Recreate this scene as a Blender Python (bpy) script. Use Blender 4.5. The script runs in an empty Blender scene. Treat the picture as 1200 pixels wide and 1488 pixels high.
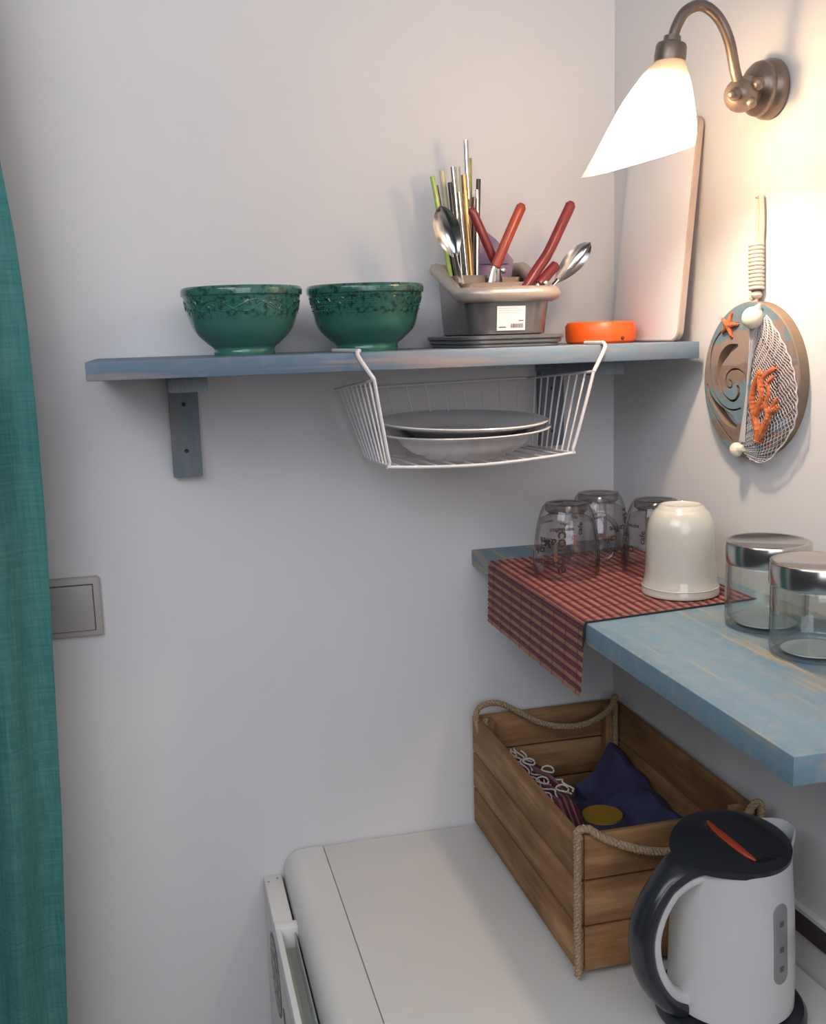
import bpy, bmesh, math, random
from mathutils import Vector, Matrix, noise
R = math.radians
PI = math.pi
random.seed(7)
scene = bpy.context.scene
COL = scene.collection

# ------------------------------------------------------------------ camera
def make_camera():
    yaw, pitch, roll, f = 0.2405, -0.1696, 0.0301, 1505.1
    F = Vector((math.sin(yaw)*math.cos(pitch), math.cos(yaw)*math.cos(pitch), math.sin(pitch)))
    Rt = Vector((math.cos(yaw), -math.sin(yaw), 0)); U = Rt.cross(F)
    c, s = math.cos(roll), math.sin(roll)
    Rc = c*Rt - s*U; Uc = s*Rt + c*U
    cam = bpy.data.cameras.new('camera'); o = bpy.data.objects.new('camera', cam); COL.objects.link(o)
    m = Matrix((Rc, Uc, -F)).transposed().to_4x4(); m.translation = Vector((-0.6495, -1.4, 1.58))
    o.matrix_world = m
    cam.sensor_fit = 'VERTICAL'; cam.sensor_height = 24; cam.lens = f/1488*24
    cam.clip_start = 0.02
    scene.camera = o
make_camera()
scene.view_settings.view_transform = 'Standard'
scene.view_settings.look = 'None'
scene.view_settings.exposure = 0.0
scene.view_settings.gamma = 1.0
scene.view_settings.use_curve_mapping = False
scene.cycles.transparent_max_bounces = 48
scene.cycles.max_bounces = 14
scene.cycles.transmission_bounces = 14

# ------------------------------------------------------------------ world, daylight and added front fill
w = bpy.data.worlds.new('world'); scene.world = w; w.use_nodes = True
bg = w.node_tree.nodes['Background']
bg.inputs['Color'].default_value = (0.80, 0.88, 1.0, 1); bg.inputs['Strength'].default_value = 0.045

def area(name, loc, target, sx, sy, power, col):
    l = bpy.data.lights.new(name, 'AREA'); l.shape = 'RECTANGLE'; l.size = sx; l.size_y = sy
    l.energy = power; l.color = col
    o = bpy.data.objects.new(name, l); COL.objects.link(o); o.location = loc
    o.rotation_euler = (Vector(target)-Vector(loc)).to_track_quat('-Z', 'Y').to_euler()
    return o
area('daylight_doorway', (-1.35, -1.35, 2.4), (-0.25, -0.35, 1.2), 1.0, 0.8, 10.5, (0.86, 0.91, 1.0))
area('front_fill', (-0.7, -3.1, 1.95), (-0.4, 0, 1.5), 1.6, 1.0, 15, (0.90, 0.91, 1.0))  # fill light added from the front, no source of its own
area('daylight_room', (-0.8, -1.9, 2.45), (-0.5, -.3, 1.0), 1.6, 1.0, 9, (1.0, 0.96, 0.97))
LAMP_POWER = 5.6
LAMP_COLOR = (1.0, 0.80, 0.66)

# ------------------------------------------------------------------ helpers: meshes
def V(*a): return Vector(a)

class M:
    def __init__(s): s.v = []; s.f = []; s.m = []; s.uv = None
    def add(s, vs, fs, mi=0, mtx=None):
        b = len(s.v)
        for p in vs:
            p = Vector(p)
            s.v.append(mtx @ p if mtx is not None else p)
        for f in fs: s.f.append(tuple(i+b for i in f)); s.m.append(mi)
        return s
    def box(s, lo, hi, bev=0.0, mi=0, mtx=None, seg=2):
        bm = bmesh.new(); bmesh.ops.create_cube(bm, size=1)
        lo = Vector(lo); hi = Vector(hi); c = (lo+hi)/2; d = hi-lo
        for v in bm.verts: v.co = Vector((v.co.x*d.x, v.co.y*d.y, v.co.z*d.z))+c
        if bev > 0: bmesh.ops.bevel(bm, geom=bm.edges[:], offset=bev, segments=seg, affect='EDGES', profile=0.5)
        s.bm(bm, mi, mtx); bm.free(); return s
    def bm(s, bm, mi=0, mtx=None):
        bm.verts.index_update()
        s.add([v.co.copy() for v in bm.verts], [[v.index for v in f.verts] for f in bm.faces], mi, mtx)
    def poly(s, pts, a, b, bev=0.0, mi=0, mtx=None, axis=2, seg=2):
        """prism of a 2D outline between a and b along axis"""
        bm = bmesh.new()
        def mk(p, h):
            if axis == 2: return (p[0], p[1], h)
            if axis == 1: return (p[0], h, p[1])
            return (h, p[0], p[1])
        lo = [bm.verts.new(mk(p, a)) for p in pts]; hi = [bm.verts.new(mk(p, b)) for p in pts]
        n = len(pts)
        bm.faces.new(lo[::-1]); bm.faces.new(hi)
        for i in range(n): bm.faces.new((lo[i], lo[(i+1) % n], hi[(i+1) % n], hi[i]))
        bmesh.ops.recalc_face_normals(bm, faces=bm.faces[:])
        if bev > 0:
            es = [e for e in bm.edges if any(len(f.verts) > 4 or n == 4 for f in e.link_faces) and
                  (e.verts[0] in lo) == (e.verts[1] in lo)]
            bmesh.ops.bevel(bm, geom=es, offset=bev, segments=seg, affect='EDGES', profile=0.5)
        s.bm(bm, mi, mtx); bm.free(); return s
    def lathe(s, prof, n=48, mi=0, mtx=None, closed=False):
        vs = []; fs = []; k = len(prof)
        ring = []
        for (r, z) in prof:
            if r < 1e-6: ring.append([len(vs)]); vs.append((0, 0, z))
            else:
                ring.append(list(range(len(vs), len(vs)+n)))
                for i in range(n):
                    a = 2*PI*i/n; vs.append((r*math.cos(a), r*math.sin(a), z))
        pairs = [(i, i+1) for i in range(k-1)] + ([(k-1, 0)] if closed else [])
        for i, j in pairs:
            A, B = ring[i], ring[j]
            if len(A) == 1 and len(B) == 1: continue
            for q in range(n):
                q2 = (q+1) % n
                if len(A) == 1: fs.append((A[0], B[q2], B[q]))
                elif len(B) == 1: fs.append((A[q], A[q2], B[0]))
                else: fs.append((A[q], A[q2], B[q2], B[q]))
        s.add(vs, fs, mi, mtx); return s
    def tube(s, pts, r, n=8, closed=False, cap=True, mi=0, mtx=None, flat=None, up=None):
        """r: number or list; flat=(a,b) scales along the two frame axes"""
        P = [Vector(p) for p in pts]; k = len(P)
        rr = r if isinstance(r, (list, tuple)) else [r]*k
        T = []
        for i in range(k):
            if closed: t = P[(i+1) % k]-P[i-1]
            else: t = P[min(i+1, k-1)]-P[max(i-1, 0)]
            if t.length < 1e-9: t = Vector((0, 0, 1))
            T.append(t.normalized())
        u = Vector(up) if up else (Vector((0, 0, 1)) if abs(T[0].z) < .9 else Vector((1, 0, 0)))
        u = (u-T[0]*u.dot(T[0])).normalized()
        vs = []; fs = []
        fa, fb = flat if flat else (1, 1)
        for i in range(k):
            u = (u-T[i]*u.dot(T[i])).normalized(); w_ = T[i].cross(u)
            for j in range(n):
                a = 2*PI*j/n
                vs.append(P[i]+(u*math.cos(a)*fa+w_*math.sin(a)*fb)*rr[i])
        for i in range(k if closed else k-1):
            i2 = (i+1) % k
            for j in range(n):
                j2 = (j+1) % n
                fs.append((i*n+j, i*n+j2, i2*n+j2, i2*n+j))
        if cap and not closed:
            fs.append(tuple(range(n))[::-1]); fs.append(tuple((k-1)*n+j for j in range(n)))
        s.add(vs, fs, mi, mtx); return s
    def rope(s, pts, r, turns_per_m=90, n=6, mi=0, mtx=None, step=0.0022):
        P = resample([Vector(p) for p in pts], step); k = len(P)
        T = [(P[min(i+1, k-1)]-P[max(i-1, 0)]).normalized() for i in range(k)]
        u = Vector((0, 0, 1)) if abs(T[0].z) < .9 else Vector((1, 0, 0))
        st = [[], [], []]; d = 0
        for i in range(k):
            if i: d += (P[i]-P[i-1]).length
            u = (u-T[i]*u.dot(T[i])).normalized(); w_ = T[i].cross(u)
            for q in range(3):
                a = 2*PI*(q/3+d*turns_per_m)
                st[q].append(P[i]+(u*math.cos(a)+w_*math.sin(a))*r*0.5)
        for q in st: s.tube(q, r*0.58, n, mi=mi, mtx=mtx)
        return s
    def ball(s, c, r, n=12, mi=0, mtx=None, sc=(1, 1, 1)):
        prof = [(math.sin(PI*i/(n//2))*1.0, -math.cos(PI*i/(n//2))) for i in range(n//2+1)]
        m = Matrix.Translation(Vector(c)) @ Matrix.Diagonal((r*sc[0], r*sc[1], r*sc[2], 1))
        if mtx is not None: m = mtx @ m
        return s.lathe(prof, n, mi, m)
    def build(s, name, mats, parent=None, local=False, sharp=35):
        me = bpy.data.meshes.new(name)
        org = Vector((0, 0, 0))
        if parent is not None and not local: org = ORG.get(parent.name, Vector((0, 0, 0)))
        me.from_pydata([tuple(p-org) for p in s.v], [], s.f)
        bm = bmesh.new(); bm.from_mesh(me); bmesh.ops.recalc_face_normals(bm, faces=bm.faces[:]); bm.to_mesh(me); bm.free()
        if not isinstance(mats, (list, tuple)): mats = [mats]
        for m in mats: me.materials.append(m)
        if len(mats) > 1: me.polygons.foreach_set('material_index', s.m)
        me.polygons.foreach_set('use_smooth', [True]*len(me.polygons))
        me.set_sharp_from_angle(angle=R(sharp)); me.update()
        o = bpy.data.objects.new(name, me); COL.objects.link(o)
        if parent is not None:
            o.parent = parent; ORG[o.name] = org
        else: ORG[o.name] = Vector((0, 0, 0))
        return o
ORG = {}

def resample(P, step):
    out = [P[0]]; acc = 0
    for a, b in zip(P, P[1:]):
        L = (b-a).length; n = max(1, round(L/step))
        for i in range(1, n+1): out.append(a.lerp(b, i/n))
    return out

def spline(pts, n=8, closed=False):
    P = [Vector(p) for p in pts]; k = len(P); out = []
    for i in range(k if closed else k-1):
        if closed: p0, p1, p2, p3 = P[i-1], P[i], P[(i+1) % k], P[(i+2) % k]
        else: p0, p1, p2, p3 = P[max(i-1, 0)], P[i], P[i+1], P[min(i+2, k-1)]
        for j in range(n):
            t = j/n
            out.append(0.5*((2*p1)+(p2-p0)*t+(2*p0-5*p1+4*p2-p3)*t*t+(3*p1-p0-3*p2+p3)*t**3))
    if not closed: out.append(P[-1])
    return out

def thing(name, label, cat, loc=(0, 0, 0), rz=0, group=None):
    o = bpy.data.objects.new(name, None); COL.objects.link(o)
    o.empty_display_size = 0.02
    o.location = loc; o.rotation_euler = (0, 0, rz); ORG[o.name] = Vector(loc)
    return tag(o, label, cat, group)
def tag(o, label, cat, group=None, kind=None):
    if label: o['label'] = label
    if cat: o['category'] = cat
    if group: o['group'] = group
    if kind: o['kind'] = kind
    return o
def struct(o): o['kind'] = 'structure'; return o
def copy_tree(o, parent=None):
    c = o.copy(); COL.objects.link(c)
    if parent is not None: c.parent = parent
    ORG[c.name] = ORG.get(o.name, Vector((0, 0, 0)))
    for ch in list(o.children): copy_tree(ch, c)
    return c
def recenter(o, loc):
    """put the origin of a parentless mesh at loc"""
    loc = Vector(loc); o.data.transform(Matrix.Translation(-loc)); o.location = loc; return o

def text_mesh(txt, size, mapper, sub=1):
    """outline letters bent onto a surface: mapper(x, y, h) -> point"""
    cu = bpy.data.curves.new('t', 'FONT'); cu.body = txt; cu.size = size; cu.align_x = 'CENTER'; cu.align_y = 'CENTER'
    cu.extrude = 0; cu.resolution_u = 2; cu.offset = size*.022
    ob = bpy.data.objects.new('t', cu); COL.objects.link(ob)
    dg = bpy.context.evaluated_depsgraph_get()
    me = bpy.data.meshes.new_from_object(ob.evaluated_get(dg))
    vs = [mapper(v.co.x, v.co.y, 0.0) for v in me.vertices]
    fs = [tuple(p.vertices) for p in me.polygons]
    bpy.data.objects.remove(ob); bpy.data.curves.remove(cu); bpy.data.meshes.remove(me)
    return vs, fs

# ------------------------------------------------------------------ helpers: materials
class Mat:
    def __init__(s, name):
        s.m = bpy.data.materials.new(name); s.m.use_nodes = True; s.nt = s.m.node_tree
        s.nt.nodes.clear(); s.out = s.nt.nodes.new('ShaderNodeOutputMaterial')
        s.b = s.nt.nodes.new('ShaderNodeBsdfPrincipled'); s.nt.links.new(s.b.outputs[0], s.out.inputs[0])
    def n(s, t, **kw):
        nd = s.nt.nodes.new(t)
        for k, v in kw.items():
            if k in nd.inputs: nd.inputs[k].default_value = v
            else: setattr(nd, k, v)
        return nd
    def l(s, a, b): s.nt.links.new(a, b)
    def coord(s, scale=(1, 1, 1), rot=(0, 0, 0)):
        tc = s.n('ShaderNodeTexCoord'); mp = s.n('ShaderNodeMapping')
        mp.inputs['Scale'].default_value = scale; mp.inputs['Rotation'].default_value = rot
        s.l(tc.outputs['Object'], mp.inputs['Vector']); return mp.outputs[0]
    def ramp(s, fac, stops, interp='LINEAR'):
        r = s.n('ShaderNodeValToRGB'); cr = r.color_ramp; cr.interpolation = interp
        while len(cr.elements) < len(stops): cr.elements.new(0.5)
        for e, (p, c) in zip(cr.elements, stops): e.position = p; e.color = (*c, 1) if len(c) == 3 else c
        s.l(fac, r.inputs[0]); return r.outputs[0]
    def noise(s, vec, scale, detail=4, rough=0.55):
        nd = s.n('ShaderNodeTexNoise'); nd.inputs['Scale'].default_value = scale
        nd.inputs['Detail'].default_value = detail; nd.inputs['Roughness'].default_value = rough
        s.l(vec, nd.inputs['Vector']); return nd.outputs['Fac']
    def bump(s, fac, strength=0.3, dist=0.001):
        b = s.n('ShaderNodeBump'); b.inputs['Strength'].default_value = strength; b.inputs['Distance'].default_value = dist
        s.l(fac, b.inputs['Height']); s.l(b.outputs[0], s.b.inputs['Normal'])
    def mix(s, fac, a, b):
        m = s.n('ShaderNodeMix'); m.data_type = 'RGBA'
        if isinstance(fac, (int, float)): m.inputs[0].default_value = fac
        else: s.l(fac, m.inputs[0])
        for sock, x in ((m.inputs[6], a), (m.inputs[7], b)):
            if isinstance(x, tuple): sock.default_value = (*x, 1)
            else: s.l(x, sock)
        return m.outputs[2]

def simple(name, col, rough=0.5, metal=0.0, var=0.06, scale=30, bump=0.0, coat=0.0, spec=0.5, dist=0.0006, trans=0.0):
    m = Mat(name); v = m.coord()
    f = m.noise(v, scale)
    a = tuple(c*(1-var) for c in col); b = tuple(min(1, c*(1+var)) for c in col)
    m.l(m.ramp(f, [(0.3, a), (0.7, b)]), m.b.inputs['Base Color'])
    m.b.inputs['Roughness'].default_value = rough; m.b.inputs['Metallic'].default_value = metal
    m.b.inputs['Coat Weight'].default_value = coat; m.b.inputs['Specular IOR Level'].default_value = spec
    m.b.inputs['Transmission Weight'].default_value = trans
    if bump: m.bump(f, bump, dist)
    return m.m

def glass(name, tint=(.985, .98, .985), edge=(0.12, 0.10, 0.10), gloss=1.0):
    """thin clear glass: straight-through view, darker towards the rims, fresnel reflection"""
    m = Mat(name); m.nt.nodes.remove(m.b)
    lw = m.n('ShaderNodeLayerWeight', Blend=0.5)
    v = m.coord(); f = m.noise(v, 25)
    col = m.ramp(lw.outputs['Facing'], [(0.0, tint), (0.5, tuple(t*0.93 for t in tint)), (0.8, tuple(t*.5+e*.5 for t, e in zip(tint, edge))), (1.0, edge)])
    tr = m.n('ShaderNodeBsdfTransparent'); m.l(col, tr.inputs[0])
    gl = m.n('ShaderNodeBsdfGlossy'); gl.inputs['Roughness'].default_value = 0.03
    m.l(m.ramp(f, [(0.3, (0.95, 0.95, 0.95)), (0.7, (1, 1, 1))]), gl.inputs[0])
    pw = m.n('ShaderNodeMath', operation='POWER'); m.l(lw.outputs['Facing'], pw.inputs[0]); pw.inputs[1].default_value = 3.5
    mu = m.n('ShaderNodeMath', operation='MULTIPLY_ADD'); m.l(pw.outputs[0], mu.inputs[0]); mu.inputs[1].default_value = .6*gloss; mu.inputs[2].default_value = .045
    mx = m.n('ShaderNodeMixShader'); m.l(mu.outputs[0], mx.inputs[0]); m.l(tr.outputs[0], mx.inputs[1]); m.l(gl.outputs[0], mx.inputs[2])
    m.l(mx.outputs[0], m.out.inputs[0]); return m.m

def wall_mat():
    m = Mat('white_plaster'); v = m.coord()
    f = m.noise(v, 3.0, 3); g = m.noise(v, 90, 5)
    c = m.ramp(f, [(0.3, (0.70, 0.695, 0.70)), (0.7, (0.735, 0.73, 0.735))])
    m.l(c, m.b.inputs['Base Color']); m.b.inputs['Roughness'].default_value = 0.85
    m.b.inputs['Specular IOR Level'].default_value = 0.2
    m.bump(g, 0.12, 0.0015); return m.m

def blue_wood(name, axis, base, light, streak, amount=0.6, seed=0.0):
    """blue washed plank, grain along axis (0=x, 1=y, 2=z), wood showing through in long streaks"""
    m = Mat(name)
    sc = [22, 22, 22]; sc[axis] = 1.3
    v = m.coord(tuple(sc)); mp = v.node; mp.inputs['Location'].default_value = (seed, seed*1.7, seed*.6)
    f = m.noise(v, 1.0, 6, 0.65)
    sc2 = [24, 24, 24]; sc2[axis] = 1.6
    v2 = m.coord(tuple(sc2)); v2.node.inputs['Location'].default_value = (seed*2, seed, seed)
    g = m.noise(v2, 1.1, 5, 0.6)
    v3 = m.coord(); h = m.noise(v3, 70, 5, 0.7)
    c = m.ramp(f, [(0.3, base), (0.62, light)])
    k = m.ramp(g, [(amount, (0, 0, 0)), (amount+0.07, (1, 1, 1))])
    c = m.mix(k, c, streak)
    k2 = m.ramp(h, [(0.5, (0, 0, 0)), (0.75, (0.55, 0.55, 0.55))])
    c = m.mix(k2, c, tuple(min(1, l*.35+b*.65) for l, b in zip(light, streak)))
    lo = m.n('ShaderNodeTexNoise'); lo.inputs['Scale'].default_value = 13; m.l(m.coord(), lo.inputs['Vector'])
    c = m.mix(m.ramp(lo.outputs['Fac'], [(.5, (0, 0, 0)), (.68, (.32, .32, .32))]), c, tuple(s_*.8 for s_ in streak))
    m.l(c, m.b.inputs['Base Color']); m.b.inputs['Roughness'].default_value = 0.62
    m.bump(f, 0.35, 0.0006); return m.m

def wood(name, axis, dark, mid, light, seed=0.0, rough=0.7):
    m = Mat(name); sc = [30, 30, 30]; sc[axis] = 2.6
    v = m.coord(tuple(sc)); v.node.inputs['Location'].default_value = (seed, seed*1.3, seed*.7)
    f = m.noise(v, 1.0, 7, 0.7)
    sc2 = [9, 9, 9]; sc2[axis] = 4
    v2 = m.coord(tuple(sc2)); v2.node.inputs['Location'].default_value = (seed, seed, seed)
    g = m.noise(v2, 1.2, 4, 0.6)
    c = m.ramp(f, [(0.25, dark), (0.5, mid), (0.75, light)])
    k = m.ramp(g, [(0.48, (0, 0, 0)), (0.72, (0.65, 0.65, 0.65))])
    c = m.mix(k, c, tuple(d*0.62 for d in dark))
    m.l(c, m.b.inputs['Base Color']); m.b.inputs['Roughness'].default_value = rough
    m.b.inputs['Specular IOR Level'].default_value = 0.3
    m.bump(f, 0.4, 0.0007); return m.m

def fabric(name, c1, c2, scale=900, rough=0.95):
    m = Mat(name); v = m.coord((1, 1, 0.06)); f = m.noise(v, scale*.35, 3)
    v2 = m.coord((0.06, 0.06, 1)); g = m.noise(v2, scale*.35, 3)
    v3 = m.coord((1, 1, .5)); h = m.noise(v3, 8, 4)
    ad = m.n('ShaderNodeMath', operation='ADD'); m.l(f, ad.inputs[0]); m.l(g, ad.inputs[1])
    ad2 = m.n('ShaderNodeMath', operation='MULTIPLY_ADD'); m.l(h, ad2.inputs[0]); ad2.inputs[1].default_value = .7; m.l(ad.outputs[0], ad2.inputs[2])
    m.l(m.ramp(ad2.outputs[0], [(0.95, c1), (1.0, c2)]), m.b.inputs['Base Color'])
    r = m.n('ShaderNodeMapRange'); m.l(ad2.outputs[0], r.inputs[0]); r.inputs[1].default_value = 1.0; r.inputs[2].default_value = 1.7
    m.l(m.ramp(r.outputs[0], [(0.0, c1), (1.0, c2)]), m.b.inputs['Base Color'])
    m.b.inputs['Roughness'].default_value = rough; m.b.inputs['Specular IOR Level'].default_value = 0.15
    m.bump(ad.outputs[0], 0.25, 0.0008); return m.m

MAT = {}
MAT['wall'] = wall_mat()
MAT['white_plastic'] = simple('white_plastic', (0.74, 0.75, 0.74), 0.3, var=0.02, scale=12)
MAT['enamel'] = simple('white_enamel', (0.66, 0.66, 0.635), 0.38, var=0.02, scale=6)
MAT['steel'] = simple('brushed_steel', (0.62, 0.60, 0.58), 0.20, 1.0, var=0.08, scale=60)
MAT['steel_mat'] = simple('satin_steel', (0.60, 0.57, 0.54), 0.2, 1.0, var=0.06, scale=80)
MAT['brass'] = simple('aged_bronze', (0.22, 0.17, 0.135), 0.36, 0.6, var=0.2, scale=50)
MAT['rope'] = simple('jute_rope', (0.36, 0.25, 0.15), 0.9, var=0.35, scale=400, bump=0.5)
MAT['dark'] = simple('dark_plastic', (0.028, 0.030, 0.036), 0.22, var=0.1, scale=20)
MAT['glass'] = glass('clear_glass')
MAT['jar_glass'] = glass('jar_glass', (0.96, 0.98, 0.975), (0.16, 0.20, 0.20))

# ------------------------------------------------------------------ the room
K = 0.06                                   # the right wall opens slightly outwards
WD = Vector((K, -1, 0)).normalized(); WN = Vector((-1, -K, 0)).normalized()
def wp(u, off, z): return WD*u + WN*off + Vector((0, 0, z))
def wx(y): return -K*y                     # x of the right wall at y

a = M(); a.box((-3.2, 0, 0), (0.12, 0.12, 2.6)); struct(a.build('wall_back', MAT['wall']))
a = M(); p0, p1 = wp(0, 0, 0), wp(4.0, 0, 0)
a.poly([(p0.x, p0.y), (p1.x, p1.y), (p1.x+.12, p1.y), (p0.x+.12, p0.y)], 0, 2.6); struct(a.build('wall_right', MAT['wall']))
fl = simple('floor_tiles', (0.36, 0.30, 0.25), 0.4, var=0.12, scale=5)
a = M(); a.box((-3.2, -4, -0.1), (0.36, 0.12, 0)); struct(a.build('floor', fl))
a = M(); a.box((-3.2, -4, 2.6), (0.36, 0.12, 2.7)); struct(a.build('ceiling', MAT['wall']))
tr = simple('dark_brown_trim', (0.07, 0.055, 0.05), 0.5, var=0.25, scale=20)
a = M()
q = [wp(.425, 0.0, 0), wp(1.5, 0.0, 0), wp(1.5, .008, 0), wp(.425, .008, 0)]
a.poly([(p.x, p.y) for p in q], .897, .922, mi=0)
a.poly([(p.x, p.y) for p in q], .922, .927, mi=1)
struct(a.build('trim_1', [tr, MAT['white_plastic']]))

# ------------------------------------------------------------------ upper shelf with its brackets
ZU = 1.5616; ZL = 1.2725; ZF = 0.852
up = blue_wood('upper_plank_paint', 0, (0.085, 0.15, 0.215), (0.165, 0.235, 0.30), (0.28, 0.24, 0.24), 0.57, 3.0)
brk = blue_wood('bracket_paint', 2, (0.12, 0.165, 0.20), (0.19, 0.235, 0.27), (0.27, 0.225, 0.21), 0.55, 5.0)
sh = thing('wall_shelf', 'long grey-blue painted plank shelf high on the back wall, carrying the bowls', 'shelf', (-.36, -.12, ZU-.0205))
a = M(); a.box((-.7177, -.245, ZU-.0205), (-.0005, -.0005, ZU), 0.0012); a.build('shelf_board', up, sh)
def bracket(x0, x1, zb):
    a = M()
    a.box((x0, -.019, zb), (x1, -.0005, ZU-.0385), 0.0012)
    b = a.build('bracket', brk, sh)
    a = M(); a.box((x0-.002, -.205, ZU-.0383), (x1+.004, -.0005, ZU-.0207), 0.0012)
    a.build('bracket_arm', brk, b)
    for z in (ZU-.062, ZU-.123):
        a = M(); mt = Matrix.Translation(((x0+x1)/2, -.019, z)) @ Matrix.Rotation(R(90), 4, 'X')
        a.lathe([(0, .0008), (.0010, .0004), (.0024, 0.0009), (.0028, .0005), (.0029, -.0005)], 16, mtx=mt)
        a.build('screw', simple('screw_head', (.05, .05, .05), .5, .6), b)
bracket(-.6315, -.594, 1.4045); bracket(-.1195, -.085, 1.418)

# ------------------------------------------------------------------ lower shelf
lp = blue_wood('lower_plank_paint', 1, (0.115, 0.22, 0.30), (0.18, 0.29, 0.365), (0.42, 0.33, 0.20), 0.54, 1.4)
a = M(); y1 = -.781
a.poly([(-.2212, -.0008), (-.2212, y1), (wx(y1)-.0008, y1), (-.0008, -.0008)], ZL-.0235, ZL, 0.0016)
o = a.build('wall_shelf', lp); recenter(o, (-.1, -.39, ZL-.0235))
tag(o, 'light blue washed wooden plank shelf along the right wall under the runner and jars', 'shelf')

# ------------------------------------------------------------------ bowls
def bowl_mat(name, c1, c2, dk):
    m = Mat(name); v = m.coord(); f = m.noise(v, 14, 4); g = m.noise(v, 160, 4)
    c = m.ramp(f, [(0.3, c1), (0.7, c2)])
    sp = m.n('ShaderNodeSeparateXYZ'); tc = m.n('ShaderNodeTexCoord'); m.l(tc.outputs['Object'], sp.inputs[0])
    band = m.n('ShaderNodeMapRange'); m.l(sp.outputs[2], band.inputs[0]); band.inputs[1].default_value = .040; band.inputs[2].default_value = .047
    k = m.ramp(g, [(0.50, (0, 0, 0)), (0.62, (.85, .85, .85))])
    mu = m.n('ShaderNodeMath', operation='MULTIPLY'); m.l(band.outputs[0], mu.inputs[0]); m.l(k, mu.inputs[1])
    m.l(m.mix(mu.outputs[0], c, dk), m.b.inputs['Base Color'])
    m.b.inputs['Roughness'].default_value = 0.14; m.b.inputs['Coat Weight'].default_value = 0.4
    bb = m.n('ShaderNodeMath', operation='MULTIPLY'); m.l(g, bb.inputs[0]); m.l(band.outputs[0], bb.inputs[1])
    m.bump(bb.outputs[0], 0.5, 0.0012); return m.m
def bowl(x, y, rim, foot, label, vine, matl, group):
    t = thing('bowl', label, 'bowl', (x, y, ZU), 0, group)
    prof = [(0, .004), (foot-.006, .004), (foot-.004, 0), (foot, 0), (foot+.001, .004), (foot+.001, .009),
            (foot+.0085, .0150), (foot+.0215, .028), (rim-.0065, .046), (rim-.0035, .060), (rim-.0015, .069)]
    prof += [(rim+.0008, .0705), (rim+.0012, .076), (rim, .0795), (rim-.002, .0803), (rim-.0045, .0785)]
    inn = [(rim-.007, .069), (rim-.013, .046), (foot+.015, .031), (foot, .017), (foot-.012, .010), (0, .008)]
    low = spline([V(p, 0, q_) for p, q_ in prof[4:11]], 5)
    prof2 = prof[:4]+[(p.x, p.z) for p in low]+prof[11:]+[(p.x, p.z) for p in spline([V(p, 0, q_) for p, q_ in inn], 4)]
    a = M(); a.lathe(prof2, 72); b = a.build('bowl_body', matl, t, local=True, sharp=50)
    def rad(z):
        for (r0, z0), (r1, z1) in zip(prof[6:11], prof[7:11]):
            if z0 <= z <= z1: return r0+(r1-r0)*(z-z0)/(z1-z0)
        return rim
    a = M(); rnd = random.Random(int(abs(x)*1000))
    def sp(th, z): r = rad(z)+.0002; return Vector((r*math.cos(th), r*math.sin(th), z))
    if vine:
        for q in range(3):
            pts = [sp(2*PI*(i/90)+q*2.1, .0575+.0065*math.sin(i*.42+q*2)) for i in range(60)]
            a.tube(pts, .0009, 6)
        for i in range(46):
            th = i*2*PI/46+rnd.uniform(-.05, .05); z = rnd.uniform(.048, .064); d = rnd.choice((-1, 1)); s0 = rnd.uniform(.6, 1.1)
            pts = [sp(th+d*(.10*s0*(1-j/14)*math.cos(j*.42)), z+.0065*s0*(1-j/14)*math.sin(j*.42)) for j in range(14)]
            a.tube(pts, [.0010*(1-j/18) for j in range(14)], 5)
            a.ball(sp(th+.03, z+.002), .0012, 8, sc=(1, 1, 1.3))
    else:
        for z in (.0395, .0475, .0525, .0575, .0625, .067):
            a.tube([sp(2*PI*i/72, z) for i in range(72)], .0006, 5, closed=True)
        for z in (.050, .055, .060, .065):
            for i in range(84):
                a.ball(sp(2*PI*(i+.5*(z*1000 % 2))/84, z), .00085, 6)
        for i in range(20):
            th = i*2*PI/20
            pts = [sp(th+.09*(1-j/12)*math.cos(j*.5), .059+.007*(1-j/12)*math.sin(j*.5)) for j in range(12)]
            a.tube(pts, .0009, 5)
    a.build('raised_decoration', matl, b, local=True)
    return t
bm1 = bowl_mat('green_glaze', (0.032, 0.135, 0.105), (0.055, 0.185, 0.14), (0.012, 0.05, 0.038))
bm2 = bowl_mat('dark_green_glaze', (0.018, 0.105, 0.075), (0.035, 0.15, 0.11), (0.006, 0.022, 0.018))
bowl(-.5385, -.115, .0715, .036, 'green glazed bowl with raised vine pattern, on the left of the upper shelf', True, bm1, 'green bowls on the upper shelf')
bowl(-.387, -.115, .0715, .038, 'darker green bowl with dotted rings under its rim, beside the cutlery holder', False, bm2, 'green bowls on the upper shelf')

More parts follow.
